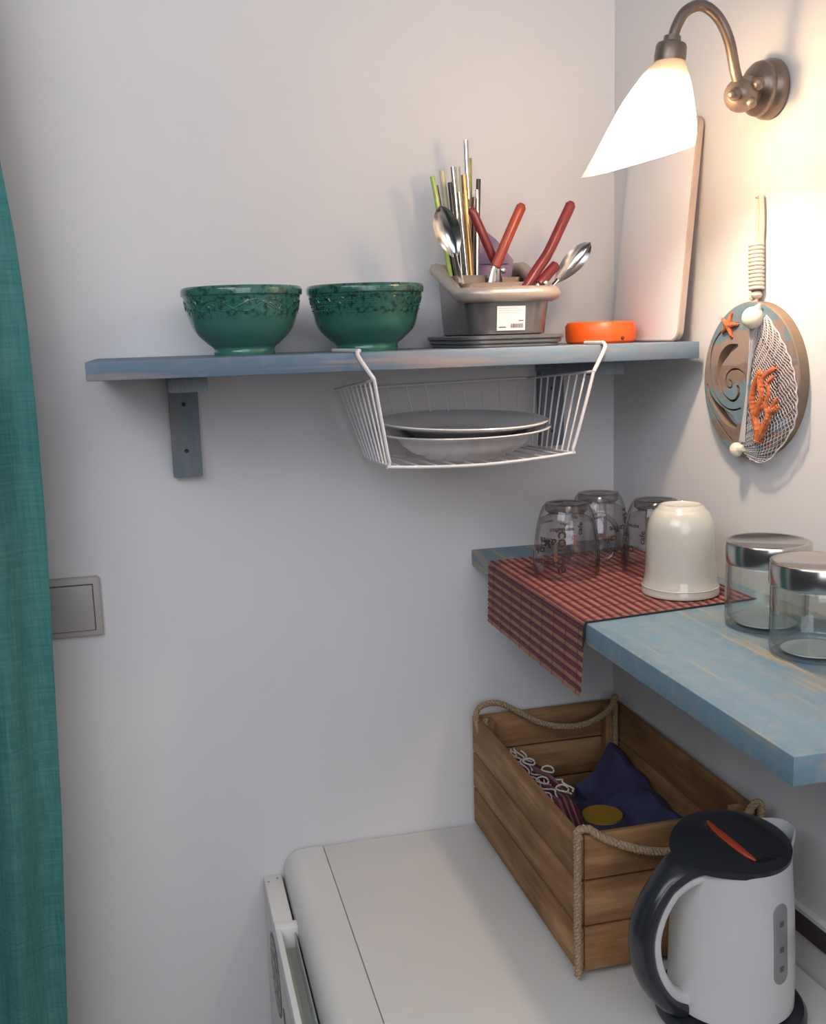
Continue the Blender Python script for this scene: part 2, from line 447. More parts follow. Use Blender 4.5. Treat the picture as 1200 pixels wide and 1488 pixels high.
# ------------------------------------------------------------------ cutlery caddy
cad = simple('silver_grey_plastic', (0.23, 0.21, 0.21), 0.27, 0.7, var=0.05, scale=40)
cad2 = simple('warm_silver_plastic', (0.46, 0.39, 0.335), 0.34, 0.35, var=0.05, scale=40)
def rrect(x0, x1, y0, y1, r, n=10):
    pts = []
    for cx_, cy_, a0 in ((x1-r, y1-r, 0), (x0+r, y1-r, 90), (x0+r, y0+r, 180), (x1-r, y0+r, 270)):
        for i in range(n+1):
            t = R(a0+90*i/n); pts.append((cx_+r*math.cos(t), cy_+r*math.sin(t)))
    return pts
CX0, CX1, CY0, CY1 = -.270, -.170, -.188, -.028
t = thing('cutlery_caddy', 'silver grey plastic cutlery holder with sloping rim on the upper shelf', 'cutlery holder', (-.22, -.108, ZU))
a = M()
def loft(a, loops, cap0=False, cap1=False, mi=0):
    n = len(loops[0]); vs = [p for L in loops for p in L]; fs = []
    for i in range(len(loops)-1):
        for j in range(n):
            j2 = (j+1) % n; fs.append((i*n+j, i*n+j2, (i+1)*n+j2, (i+1)*n+j))
    if cap0: fs.append(tuple(range(n))[::-1])
    if cap1: fs.append(tuple((len(loops)-1)*n+j for j in range(n)))
    a.add(vs, fs, mi)
def rimz(y): # sloping, higher towards the wall
    s_ = min(1, max(0, (y-(-.165))/(.11))); s_ = s_*s_*(3-2*s_)
    return ZU+.0665+.037*s_
def caddy_loop(grow, z, r=.031, top=False):
    L = rrect(CX0-grow, CX1+grow, CY0-grow, CY1+grow*.4, r)
    return [Vector((px, py, (rimz(py)+z if top else z))) for px, py in L]
loft(a, [caddy_loop(-.004, ZU+.0146), caddy_loop(0, ZU+.016), caddy_loop(.002, ZU+.035), caddy_loop(.005, -.006, top=True),
         caddy_loop(.003, -.004, top=True), caddy_loop(-.001, ZU+.035), caddy_loop(-.004, ZU+.019)], True, True)
body = a.build('holder_body', cad, t, sharp=50)
a = M()
sec = [(.003, -.011), (.009, -.0125), (.0155, -.009), (.018, -.003), (.0155, .004), (.010, .006), (.004, .0045), (.001, .0), (.0015, -.006)]
loops = [caddy_loop(g, z, .038, True) for g, z in sec]; loops.append(loops[0])
loft(a, loops); a.build('rim', cad2, t, sharp=70)
cad3 = simple('beige_grey_plastic', (.50, .39, .31), .4, .1, var=.05)
for (x0, x1, y0, y1, zt) in ((-.264, -.222, -.098, -.036, .091), (-.218, -.176, -.098, -.036, .088), (-.264, -.176, -.150, -.102, .079)):
    a = M()
    def L(g, z): return [Vector((px, py, ZU+max(z, .0195))) for px, py in rrect(x0+g, x1-g, y0+g, y1-g, .009, 4)]
    loft(a, [L(0, .016), L(0, zt-.003), L(-.0012, zt), L(.0016, zt+.0005), L(.002, zt-.003), L(.002, .018)], True, True)
    a.build('inner_cup', cad3, t)
a = M()
for g, z0, z1 in ((-.002, 0.0, .0045), (.0005, .0045, .0095), (.003, .0095, .0145)):
    def TL(gr, z): return [Vector((px, py, ZU+z)) for px, py in rrect(-.286-gr, -.156+gr, -.207-gr, -.016+gr*.5, .03)]
    loft(a, [TL(g-.001, z0), TL(g, z0+.0012), TL(g, z1-.0008), TL(g-.001, z1)], True, True)
a.build('drip_tray', simple('dark_silver_plastic', (0.17, 0.165, 0.165), .32, .5), t)
# sticker
pap = simple('sticker_paper', (.78, .75, .74), .5, var=.02); ink = simple('black_ink', (.04, .04, .045), .6)
a = M(); yy = -.1905
def fy(z): return CY0-.0008-.0022*(z-ZU-.012)/.023 if z < ZU+.035 else CY0-.0028-.004*(z-ZU-.035)/.028
def sq(a, x0, x1, z0, z1, off, mi):
    a.add([(x0, fy(z0)-off, z0), (x1, fy(z0)-off, z0), (x1, fy(z1)-off, z1), (x0, fy(z1)-off, z1),
           (x0, fy(z0)+.0008, z0), (x1, fy(z0)+.0008, z0), (x1, fy(z1)+.0008, z1), (x0, fy(z1)+.0008, z1)],
          [(0, 1, 2, 3), (4, 7, 6, 5), (0, 4, 5, 1), (1, 5, 6, 2), (2, 6, 7, 3), (3, 7, 4, 0)], mi)
sx0, sx1, sz0, sz1 = -.2415, -.2055, 1.5815, 1.6105
sq(a, sx0, sx1, sz0, sz1, .0004, 0)
rnd = random.Random(3); x = -.224
while x < -.2085:
    wd = rnd.choice((.0004, .0007, .0009)); sq(a, x, x+wd, 1.5845, 1.5895, .0007, 1); x += wd+rnd.choice((.0005, .0008))
for i in range(5): sq(a, sx0+.002, sx1-.003-rnd.random()*.008, 1.6075-.0026*i, 1.608-.0026*i, .0007, 2)
sq(a, -.214, -.2075, 1.5925, 1.5936, .0007, 1); sq(a, -.239, -.230, 1.5850, 1.5861, .0007, 1)
a.build('price_sticker', [pap, ink, simple('grey_ink', (.42, .41, .42), .6)], t)

# ------------------------------------------------------------------ straws
def straw_mat(name, c, metal, rough, tr=0.0):
    return simple(name, c, rough, metal, var=.1, scale=90, trans=tr)
SM = {'green': straw_mat('green_straw', (.38, .52, .12), 0, .15), 'dark': straw_mat('dark_steel', (.09, .075, .065), .8, .2),
      'cream': straw_mat('cream_straw', (.62, .55, .36), 0, .3), 'steel': straw_mat('bright_steel', (.70, .68, .66), 1, .12),
      'black': straw_mat('black_straw', (.03, .028, .026), 0, .25), 'gold': straw_mat('gold_straw', (.50, .31, .12), .75, .25),
      'olive': straw_mat('olive_straw', (.30, .30, .09), .1, .3), 'clear': glass('straw_glass', (.93, .95, .9), (.3, .3, .3))}
straws = [ # top x, z, y ; base x, y ; radius ; material ; label
 (-.2860, 1.778, -.075, -.252, -.072, .0031, 'green', 'bright green drinking straw, leftmost of the bunch behind the spoon'),
 (-.2790, 1.768, -.065, -.245, -.060, .0028, 'dark', 'dark straw just right of the bright green straw'),
 (-.2690, 1.788, -.060, -.246, -.052, .0036, 'cream', 'pale cream straw standing behind the dark ones on the left of the bunch'),
 (-.2620, 1.771, -.072, -.248, -.080, .0030, 'black', 'black straw between the pale cream straw and the steel ones'),
 (-.2560, 1.791, -.066, -.243, -.070, .0034, 'steel', 'shiny steel straw left of the thick golden straw'),
 (-.2535, 1.757, -.082, -.240, -.086, .0026, 'steel', 'short thin steel straw in front of the taller steel straws'),
 (-.2480, 1.792, -.060, -.236, -.060, .0040, 'clear', 'clear glass straw right behind the golden straw'),
 (-.2455, 1.779, -.080, -.237, -.088, .0042, 'gold', 'thick golden brown straw at the middle of the bunch'),
 (-.2375, 1.824, -.066, -.234, -.070, .0032, 'steel', 'tallest steel straw, rising above all the others'),
 (-.2320, 1.803, -.060, -.232, -.056, .0036, 'olive', 'olive green straw just right of the tallest steel straw'),
 (-.2315, 1.752, -.078, -.238, -.078, .0028, 'dark', 'short dark straw leaning by the red knife handle'),
 (-.2215, 1.776, -.066, -.232, -.074, .0030, 'black', 'black straw, rightmost of the bunch, leaning right'),
 (-.2255, 1.762, -.072, -.233, -.084, .0024, 'steel', 'thin bright steel straw beside the rightmost black straw'),
]
for (tx, tz, ty, bx, by, r_, mk, lab) in straws:
    b = Vector((bx, by, ZU+.021)); tp = Vector((tx, ty, tz))
    a = M(); d = (tp-b).normalized(); n_ = 14
    q = d.to_track_quat('Z', 'Y').to_matrix().to_4x4(); Lh = (tp-b).length
    mt = Matrix.Translation(b) @ q
    a.lathe([(r_, 0), (r_, Lh), (r_*.72, Lh), (r_*.72, 0)], n_, closed=True, mtx=mt)
    o = a.build('drinking_straw', SM[mk]); recenter(o, b)
    tag(o, lab, 'straw', 'drinking straws in the cutlery holder')

# ------------------------------------------------------------------ spoons
def spoon(name_label, tip, neck, face, width, handle_end):
    """bowl of the spoon from tip to neck, hollow facing 'face'"""
    tip = Vector(tip); neck = Vector(neck); ax = (tip-neck); L_ = ax.length; ax.normalize()
    fn = Vector(face); fn = (fn-ax*fn.dot(ax)).normalized(); sd = ax.cross(fn)
    he = Vector(handle_end)
    t = thing('spoon', name_label, 'spoon', tuple(he), 0, 'steel spoons in the cutlery holder')
    a = M(); nu, nv = 16, 12; vs = []; fs = []
    for layer in (0, 1):
        for i in range(nu+1):
            s_ = i/nu; x_ = L_*s_
            wdt = width*(math.sin(PI*min(1, max(0, .03+.97*s_)))**.62)*(0.80+.35*s_)
            if i == nu: wdt = 0.0008
            for j in range(nv+1):
                v_ = -1+2*j/nv
                dep = -.010*math.sin(PI*s_)**.7*(1-v_*v_) - (.0012 if layer else 0)
                vs.append(neck+ax*x_+sd*(wdt*v_*.5)+fn*dep)
    n1 = (nu+1)*(nv+1)
    for i in range(nu):
        for j in range(nv):
            A = i*(nv+1)+j; B = A+nv+1
            fs.append((A, A+1, B+1, B)); fs.append((n1+A, n1+B, n1+B+1, n1+A+1))
    for i in range(nu):
        A = i*(nv+1); B = A+nv+1; fs.append((A, B, n1+B, n1+A)); fs.append((A+nv, n1+A+nv, n1+B+nv, B+nv))
    for j in range(nv):
        A = j; fs.append((A, n1+A, n1+A+1, A+1)); A = nu*(nv+1)+j; fs.append((A, A+1, n1+A+1, n1+A))
    a.add(vs, fs); a.build('spoon_bowl', MAT['steel'], t)
    a = M(); a.tube(spline([he, he.lerp(neck, .5), neck, neck+ax*.004], 6), [.0034]*10+[.0026]*9, 8, flat=(1.0, .45), up=tuple(sd))
    a.build('spoon_handle', MAT['steel'], t)
spoon('steel spoon with its bowl up at the left corner of the cutlery holder', (-.2935, -.135, 1.7345), (-.2735, -.128, 1.674), (-.55, -1, .1), .033, (-.256, -.120, ZU+.045))
spoon('steel spoon leaning out to the right of the cutlery holder', (-.0935, -.13, 1.690), (-.1400, -.128, 1.6415), (-.45, -1, .35), .027, (-.178, -.122, ZU+.04))

# ------------------------------------------------------------------ red-handled knives and forks
red = simple('dark_red_handle', (.20, .022, .026), .34, var=.12, scale=40); ora = simple('orange_red_handle', (.35, .050, .022), .34, var=.12, scale=40)
def utensil(kind, label, pts, m_, wd=.0075, rivet=None, blade=None, group='red-handled cutlery in the holder'):
    P = spline(pts, 6); t = thing(kind, label, 'cutlery', tuple(P[0]), 0, group)
    a = M(); k = len(P)
    rr = [wd]*k; rr[-1] = wd*.6; rr[0] = wd*.9
    P.insert(k-1, P[-1]+(P[-2]-P[-1]).normalized()*wd*.45); rr = [wd*.9]+[wd]*(k-2)+[wd*.93, wd*.55]; k += 1
    a.tube(P, rr, 12, flat=(.85, .62), up=(1, 0, 0)); 
    a.build('handle', m_, t)
    b0 = P[0]; d = (P[0]-P[1]).normalized()
    be = Vector(blade)
    a = M(); a.tube([b0-d*.004, b0+d*.006, b0.lerp(be, .4), be], [.0035, .003, .006, .004], 8, flat=(1, .18), up=(1, 0, 0)); a.build('blade', MAT['steel'], t)
    if rivet: a = M(); a.ball(Vector(rivet), .0042, 10, sc=(1, .6, 1)); a.build('collar', MAT['steel'], t)
utensil('table_knife', 'orange-red cutlery handle leaning right in the middle of the holder', [(-.221, -.128, 1.661), (-.201, -.126, 1.702), (-.1825, -.124, 1.738)], ora, .0078, (-.2125, -.132, 1.656), (-.232, -.125, ZU+.045))
utensil('table_knife', 'dark red cutlery handle leaning left against the straws', [(-.2155, -.110, 1.668), (-.231, -.110, 1.702), (-.2465, -.110, 1.735)], red, .0070, None, (-.203, -.106, ZU+.05))
utensil('peeler', 'longest dark red bent handle, leaning far right out of the holder', [(-.190, -.150, 1.633), (-.172, -.146, 1.656), (-.156, -.142, 1.676), (-.138, -.138, 1.707), (-.120, -.134, 1.739)], red, .0080, None, (-.198, -.145, ZU+.04))
utensil('table_knife', 'short dark red handle stub at the front right of the holder', [(-.171, -.150, 1.6375), (-.158, -.146, 1.650), (-.144, -.142, 1.6625)], red, .0078, (-.165, -.157, 1.638), (-.195, -.14, ZU+.05))
# lilac plastic scoop
a = M(); lil = simple('lilac_plastic', (.36, .27, .42), .35, var=.06, trans=.15)
pts = [(-.232, 1.640), (-.2345, 1.676), (-.226, 1.700), (-.2175, 1.713), (-.200, 1.700), (-.176, 1.6735), (-.181, 1.640)]
bmx = M(); bmx.poly(pts, -.070, -.066, .0008, axis=1)
bmx.poly([(-.226, 1.668), (-.226, 1.682), (-.1845, 1.682), (-.1845, 1.668)], -.074, -.066, .001, axis=1)
o = bmx.build('spatula', lil); recenter(o, (-.205, -.07, 1.64)); tag(o, 'lilac plastic spatula head behind the crossed red handles', 'spatula')

# ------------------------------------------------------------------ orange round case
org_m = simple('orange_plastic', (.83, .105, .010), .38, var=.04)
t = thing('round_case', 'flat bright orange round plastic case on the right of the upper shelf', 'case', (-.0815, -.135, ZU))
a = M(); rr_ = .0455
a.lathe([(0, .0), (rr_-.004, .0), (rr_-.001, .003), (rr_, .010), (rr_, .022), (rr_-.0025, .0265), (rr_-.006, .0278), (rr_-.016, .0262), (0, .0262)], 56)
a.build('case_body', org_m, t, local=True)
a = M(); a.ball((.0100, -.0446, .0065), .0024, 10)  # dark ball stands in for the shade inside a small hole
a.build('hole_shade', simple('dark_orange_shadow_gap', (.12, .03, .01), .7), t, local=True)

# ------------------------------------------------------------------ cutting board leaning on the right wall
bd = simple('white_polyethylene', (.82, .79, .78), .5, var=.015, scale=10); bde = simple('beige_board_edge', (.42, .335, .29), .6, var=.05)
def board_pt(u, s_, off):     # s_ along the leaning height
    bo, to, H = .030, .004, .268
    o_ = bo+(to-bo)*s_/H; return wp(u, o_+off, ZU+.0006+s_)
a = M(); outline = [(.066+px, pz) for px, pz in rrect(0, .165, 0, .266, .014, 6)]
n_ = len(outline)
rows = [(0.0, .002), (.0006, 0), (.0078, 0), (.009, .0022)]
vs = []; cu_, cz_ = .1485, .133
for off, ins in rows:
    for (u_, z_) in outline:
        du, dz = u_-cu_, z_-cz_; l_ = math.hypot(du, dz)
        vs.append(board_pt(u_-du/l_*ins, z_-dz/l_*ins, off))
fs = []
mm = []
for i in range(3):
    for j in range(n_):
        j2 = (j+1) % n_; a_ = (i*n_+j, i*n_+j2, (i+1)*n_+j2, (i+1)*n_+j); fs.append(a_); mm.append(1)
fs.append(tuple(range(n_))[::-1]); fs.append(tuple(3*n_+j for j in range(n_))); mm += [1, 0]
a.v = [Vector(p) for p in vs]; a.f = fs; a.m = mm
o = a.build('cutting_board', [bd, bde]); recenter(o, wp(.15, .03, ZU))
tag(o, 'white cutting board with rounded corners standing on edge against the right wall', 'cutting board')

# ------------------------------------------------------------------ hanging wire basket
wire = simple('white_coated_wire', (.66, .64, .65), .4, var=.03)
t = thing('wire_basket', 'white wire under-shelf basket hanging from the upper shelf with plates inside', 'basket', (-.28, -.15, 1.425))
FL, FR = V(-.409, -.256, 1.5313), V(-.1445, -.256, 1.5306)
BL, BR = V(-.4175, -.045, 1.512), V(-.1475, -.045, 1.517)
fl_, fr_ = V(-.3945, -.256, 1.4325), V(-.171, -.256, 1.4357)
bl_, br_ = V(-.385, -.055, 1.4205), V(-.154, -.055, 1.4235)
a = M()
a.tube(spline([FL, FL.lerp(BL, .5), BL+V(.002, -.01, .0008), BL+V(.012, 0, 0), BL.lerp(BR, .5), BR+V(-.012, 0, 0), BR+V(-.002, -.01, 0), BR.lerp(FR, .5), FR], 5), .0017, 8)
mid = fl_.lerp(fr_, .5)+V(0, -.004, -.0055)
a.tube(spline([FL, FL.lerp(fl_, .5), fl_+V(0, 0, .005), fl_+V(.006, 0, -.001), mid, fr_+V(-.006, 0, -.0006), fr_+V(0, 0, .005), fr_.lerp(FR, .5), FR], 5), .0020, 8)
a.tube(spline([fl_, fl_.lerp(bl_, .5), bl_+V(.0, -.008, 0), bl_+V(.01, 0, 0), bl_.lerp(br_, .5), br_+V(-.01, 0, 0), br_+V(0, -.008, 0), br_.lerp(fr_, .5), fr_], 5), .0016, 8)
a.build('basket_frame', wire, t)
ZH = ZU+.0022
for P_, sgn in ((FL, -1), (FR, 1)):
    a = M(); top = V(P_.x+sgn*.0165, -.2475, ZH)
    a.tube(spline([P_, P_.lerp(top+V(0, -.004, -.006), .92), top+V(0, -.001, -.0008), top+V(-.002*sgn, .008, 0), top+(V(-.009, .105, 0) if sgn < 0 else V(-.004, .045, 0))], 5), .0024, 8)
    a.build('hook', wire, t)
for i in range(1, 9):
    f_ = i/9.0
    for A, B, c_, d_ in ((FL, BL, fl_, bl_), (FR, BR, fr_, br_)):
        a = M(); a.tube([A.lerp(B, f_), c_.lerp(d_, f_)], .0012, 6); a.build('side_wire', wire, t)
for i in range(10):
    f_ = (i+.6)/10.2
    a = M(); bt = bl_.lerp(br_, f_); ft = fl_.lerp(fr_, f_)+V(0, 0, -.0055*math.sin(PI*f_))
    a.tube([BL.lerp(BR, f_), bt+V(0, .001, .003), bt+V(0, -.004, -.0006), ft], .0012, 6); a.build('back_wire', wire, t)

# ------------------------------------------------------------------ plates in the basket
por = simple('white_porcelain', (.66, .64, .64), .18, var=.02, coat=.3)
def plate(kind, label, loc, prof, tilt):
    a = M(); a.lathe(prof, 72); o = a.build(kind, por, sharp=50); o.location = (loc[0]-.011, loc[1], loc[2]); o.scale = (.965, .965, 1); o.rotation_euler = tilt
    tag(o, label, 'plate', 'white plates in the wire basket'); return o
zb = 1.4292
plate('soup_plate', 'deep white soup plate at the bottom of the wire basket', (-.262, -.150, zb-.0012),
      [(0, .003), (.048, .003), (.050, 0), (.054, 0), (.056, .003), (.072, .008), (.084, .018), (.088, .026), (.100, .0295), (.1105, .032), (.1125, .0335), (.111, .0347), (.100, .0325), (.086, .0295), (.080, .020), (.068, .011), (.050, .0065), (0, .006)], (R(1.2), R(-1.0), 0))
plate('dinner_plate', 'flat white dinner plate on top of the soup plate in the basket', (-.2645, -.150, zb+.0225),
      [(0, .003), (.058, .003), (.060, .0015), (.064, .0015), (.067, .004), (.082, .0125), (.100, .0165), (.1095, .0195), (.1115, .0212), (.1105, .0225), (.100, .0200), (.082, .0160), (.070, .0085), (.055, .0065), (0, .006)], (R(2.2), R(.5), 0))

# ------------------------------------------------------------------ wall lamp
br = MAT['brass']; LY = -.390
LX = wx(LY)
t = thing('wall_lamp', 'lit bronze wall lamp with curved arm and white glass bell shade', 'lamp', (LX, -.352, 1.829))
mw = Matrix.Translation(wp(.354, 0, 1.829)) @ WN.to_track_quat('Z', 'Y').to_matrix().to_4x4()
a = M(); a.lathe([(0, 0.0005), (.029, .0005), (.031, .003), (.031, .009), (.029, .012), (.0275, .015), (.0285, .018), (.0275, .022), (.024, .026), (.018, .031), (.010, .034), (0, .035)], 48, mtx=mw)
a.build('wall_plate', br, t)
kn = V(-.0325, -.378, 1.8165)
a = M(); c0 = wp(.354, .03, 1.827)
a.tube([c0, c0.lerp(kn, .5), kn], [.015, .017, .012], 16)
a.ball(kn, .0175, 20, sc=(1, 1, 1)); a.ball(kn+V(-.014, -.012, -.002), .007, 14); a.ball(kn+V(-.021, -.0175, -.0035), .0042, 12)
a.ball(kn+V(.010, -.016, .008), .0065, 14); a.ball(kn+V(.004, -.0135, -.010), .006, 12)
a.build('swivel_joint', br, t)
a = M()
a.tube(spline([kn+V(0, 0, .004), (-.044, -.385, 1.838), (-.0545, LY, 1.866), (-.0675, LY, 1.888), (-.086, LY, 1.8985), (-.104, LY, 1.892), (-.1145, LY, 1.876), (-.1185, LY, 1.860)], 8), .0056, 12)
a.build('arm', br, t)
axT = V(-.119, LY, 1.866)
dirn = V(-.30, 0, -1).normalized(); qh = (-dirn).to_track_quat('Z', 'Y').to_matrix().to_4x4()
a = M(); mt = Matrix.Translation(V(-.1205, LY, 1.848)) @ V(.12, 0, 1).normalized().to_track_quat('Z', 'Y').to_matrix().to_4x4()
a.lathe([(0, -.006), (.0155, -.006), (.0160, .0), (.0155, .010), (.0145, .0125), (.009, .0150), (.0085, .020), (.0, .021)], 32, mtx=mt)
hold = a.build('lamp_holder', br, t)
def frosted():
    m = Mat('frosted_white_glass'); m.nt.nodes.remove(m.b)
    v = m.coord(); f = m.noise(v, 18)
    c = m.ramp(f, [(.3, (.93, .87, .76)), (.7, (.97, .92, .82))])
    d = m.n('ShaderNodeBsdfDiffuse'); tl = m.n('ShaderNodeBsdfTranslucent'); m.l(c, d.inputs[0]); m.l(c, tl.inputs[0])
    mx = m.n('ShaderNodeMixShader'); mx.inputs[0].default_value = .62; m.l(d.outputs[0], mx.inputs[1]); m.l(tl.outputs[0], mx.inputs[2])
    g = m.n('ShaderNodeBsdfGlossy'); g.inputs['Roughness'].default_value = .15
    fr = m.n('ShaderNodeFresnel', IOR=1.45)
    m2 = m.n('ShaderNodeMixShader'); m.l(fr.outputs[0], m2.inputs[0]); m.l(mx.outputs[0], m2.inputs[1]); m.l(g.outputs[0], m2.inputs[2])
    tp_ = m.n('ShaderNodeBsdfTransparent'); m.l(c, tp_.inputs[0]); m3 = m.n('ShaderNodeMixShader'); m3.inputs[0].default_value = .38
    m.l(m2.outputs[0], m3.inputs[1]); m.l(tp_.outputs[0], m3.inputs[2])
    m.l(m3.outputs[0], m.out.inputs[0]); return m.m
rings = [((-.1335, 1.8465), (-.1070, 1.8470), 0), ((-.1440, 1.8370), (-.1035, 1.8360), 0), ((-.1560, 1.8230), (-.1000, 1.8200), 0),
         ((-.1700, 1.8045), (-.0975, 1.8010), 0.05), ((-.1830, 1.7835), (-.0963, 1.7870), .15), ((-.1990, 1.7570), (-.0960, 1.7720), .45), ((-.2165, 1.7305), (-.0975, 1.7610), .9)]
def shade_loop(Lp, Rp, tear, ins=0.0, n=56):
    c_ = V((Lp[0]+Rp[0])/2, LY, (Lp[1]+Rp[1])/2); e1 = V(Rp[0]-c_.x, 0, Rp[1]-c_.z); r_ = e1.length; e1.normalize()
    ry = min(r_, .047+.004*tear)-ins; r_ -= ins; out = []
    for i in range(n):
        th = 2*PI*i/n; x_ = math.cos(th); y_ = math.sin(th)
        y_ *= 1-tear*.55*max(0, -x_)**1.5
        out.append(c_+e1*(x_*r_)+V(0, y_*ry, 0))
    return out
def interp_rings(k=5):
    A = spline([V(r[0][0], r[0][1], r[2]) for r in rings], k); B = spline([V(r[1][0], r[1][1], 0) for r in rings], k)
    return [((p.x, p.y), (q.x, q.y), max(0, p.z)) for p, q in zip(A, B)]
RS = interp_rings()
a = M(); lo_ = [shade_loop(l_, r_, te) for l_, r_, te in RS]; li_ = [shade_loop(l_, r_, te, .0022) for l_, r_, te in RS[::-1]]
loft(a, lo_+li_+[lo_[0]])
sh_ = a.build('lamp_shade', frosted(), t, sharp=60)
a = M(); bc = V(-.136, LY, 1.787); mtb = Matrix.Translation(bc) @ qh
a.lathe([(0, -.026), (.008, -.0245), (.016, -.018), (.019, -.008), (.018, .002), (.012, .016), (.009, .026), (.009, .034)], 28, mtx=mtb)
a.build('bulb', glass('bulb_glass', (1, .97, .9), (.9, .85, .7), .5), hold)
a = M(); a.lathe([(0, -.008), (.0125, -.008), (.0135, -.006), (.0135, .030), (0, .030)], 28, mtx=Matrix.Translation(V(-.1285, LY, 1.8215)) @ qh)
a.build('blocking_socket', simple('cream_socket', (.6, .56, .48), .5), hold)  # unseen socket added to block bulb light from the upper glass
pl = bpy.data.lights.new('lamp_light', 'POINT'); pl.energy = LAMP_POWER; pl.color = LAMP_COLOR; pl.shadow_soft_size = .016
po = bpy.data.objects.new('lamp_light', pl); COL.objects.link(po); po.location = bc

a = M(); a.lathe([(.0080, .0235), (.0095, .020), (.0135, .012), (.0175, .003), (.0205, -.004), (.0198, -.0042), (.0128, .011), (.0088, .019), (.0078, .0225)], 40, mtx=Matrix.Translation(V(-.1262, LY, 1.8255)) @ V(.30, 0, 1).normalized().to_track_quat('Z', 'Y').to_matrix().to_4x4(), closed=True)
a.build('neck_light_blocker', simple('cream_blocker', (.72, .60, .42), .5), hold)  # unseen cup added to shade the neck; its cream tints the glass there

# ------------------------------------------------------------------ round wall ornament
t = thing('wall_ornament', 'round wooden seaside plaque with coral, net and shells hanging on the right wall', 'wall decoration', tuple(wp(.346, 0, 1.5175)))
OC_u, OC_z, ORu, ORz = .3405, 1.5170, .0895, .0885
def op(px, pz, off=0.0):      # plaque coordinates -1..1
    return wp(OC_u+px*ORu, off, OC_z+pz*ORz)
def zp(zx, zy, off=0.0):      # from sketch units
    return op((zx-520)/402.0, (750-zy)/655.0, off)
dm = Mat('plaque_paint'); v = dm.coord()
vor = dm.n('ShaderNodeTexVoronoi', distance='CHEBYCHEV'); vor.inputs['Scale'].default_value = 48; dm.l(dm.coord((1, .35, 1)), vor.inputs['Vector'])
sepc = dm.n('ShaderNodeSeparateColor'); dm.l(vor.outputs['Color'], sepc.inputs[0])
f = dm.noise(v, 120, 5)
c = dm.ramp(sepc.outputs[0], [(0, (.19, .13, .10)), (.36, (.27, .20, .165)), (.52, (.22, .175, .16)), (.66, (.12, .22, .27))], 'CONSTANT')
dm.l(dm.mix(dm.ramp(f, [(.35, (0, 0, 0)), (.7, (.35, .35, .35))]), c, (.30, .25, .23)), dm.b.inputs['Base Color']); dm.b.inputs['Roughness'].default_value = .7
dme = simple('plaque_edge', (.22, .155, .10), .7, var=.2)
TH = .0125
N = 96
ang = [2*PI*i/N for i in range(N)]
# cut openings along the spiral lines
def ribbon(pts, wds, k=6):
    P = spline([V(p[0], p[1], w_) for p, w_ in zip(pts, wds)], k); L = []; Rr = []
    for i, p in enumerate(P):
        q0 = P[max(0, i-1)]; q1 = P[min(len(P)-1, i+1)]; d = V(q1.x-q0.x, (q1.y-q0.y)*.62, 0); d.normalize(); nn = V(-d.y, d.x/.62*1.0, 0)
        nn = V(-d.y, d.x, 0)
        L.append((p.x+nn.x*p.z*.8, p.y+nn.y*p.z*1.3)); Rr.append((p.x-nn.x*p.z*.8, p.y-nn.y*p.z*1.3))
    return L, Rr
cuts = [([(425, 268), (330, 300), (250, 370), (195, 480), (180, 620), (192, 770), (235, 900), (310, 985), (390, 1010), (465, 985)], [5, 6, 6, 6, 6, 6, 6, 6, 6, 5]),
        ([(425, 455), (350, 490), (290, 560), (258, 660), (262, 770), (300, 870), (360, 925), (405, 925), (438, 880), (440, 830), (425, 795)], [8, 32, 34, 18, 10, 8, 8, 9, 12, 13, 10]),
        ([(505, 760), (490, 705), (440, 662), (380, 662), (335, 705), (325, 770), (345, 815), (375, 815), (378, 775), (352, 750)], [6]*10),
        ([(150, 800), (185, 900), (245, 990), (320, 1065), (380, 1110), (430, 1150)], [9, 14, 26, 42, 40, 12]),
        ([(140, 870), (180, 985), (250, 1105), (340, 1220), (400, 1280)], [5, 7, 7, 7, 5])]
cm = M()
for pts, wds in cuts:
    Lr, Rr = ribbon(pts, wds); k = len(Lr); vs = []
    for off in (-.004, TH+.004):
        vs += [zp(x_, y_, off) for x_, y_ in Lr]+[zp(x_, y_, off) for x_, y_ in Rr]
    fs = []
    for i in range(k-1):
        fs.append((i, i+1, k+i+1, k+i)); fs.append((2*k+i, 3*k+i, 3*k+i+1, 2*k+i+1))
        fs.append((i, 2*k+i, 2*k+i+1, i+1)); fs.append((k+i, k+i+1, 3*k+i+1, 3*k+i))
    fs.append((0, k, 3*k, 2*k)); fs.append((k-1, 3*k-1, 4*k-1, 2*k-1))
    cm.add(vs, fs)
a = M(); vs = []; fs = []
prof = [(0.0, 1.0), (TH-.0012, 1.0), (TH, .985)]
for off, s_ in prof: vs += [op(math.cos(t_)*s_, math.sin(t_)*s_, off+.0004) for t_ in ang]
for i in range(2):
    for j in range(N): j2 = (j+1) % N; fs.append((i*N+j, i*N+j2, (i+1)*N+j2, (i+1)*N+j)); a.m.append(1)
fs.append(tuple(range(N))[::-1]); a.m.append(0); fs.append(tuple(2*N+j for j in range(N))); a.m.append(0)
a.v = [Vector(p) for p in vs]; a.f = fs
disc = a.build('plaque', [dm.m, dme], t)
cut = cm.build('cutter', dme, t)
bo = disc.modifiers.new('b', 'BOOLEAN'); bo.object = cut; bo.operation = 'DIFFERENCE'; bo.solver = 'EXACT'
dg = bpy.context.evaluated_depsgraph_get(); dg.update()
nm = bpy.data.meshes.new_from_object(disc.evaluated_get(dg)); disc.modifiers.clear()
if len(nm.vertices) > 100: disc.data = nm
nm.set_sharp_from_angle(angle=R(30))
bpy.data.objects.remove(cut)
coral = simple('orange_coral', (.50, .14, .045), .75, var=.3, scale=200, bump=.6, dist=.001)
a = M()
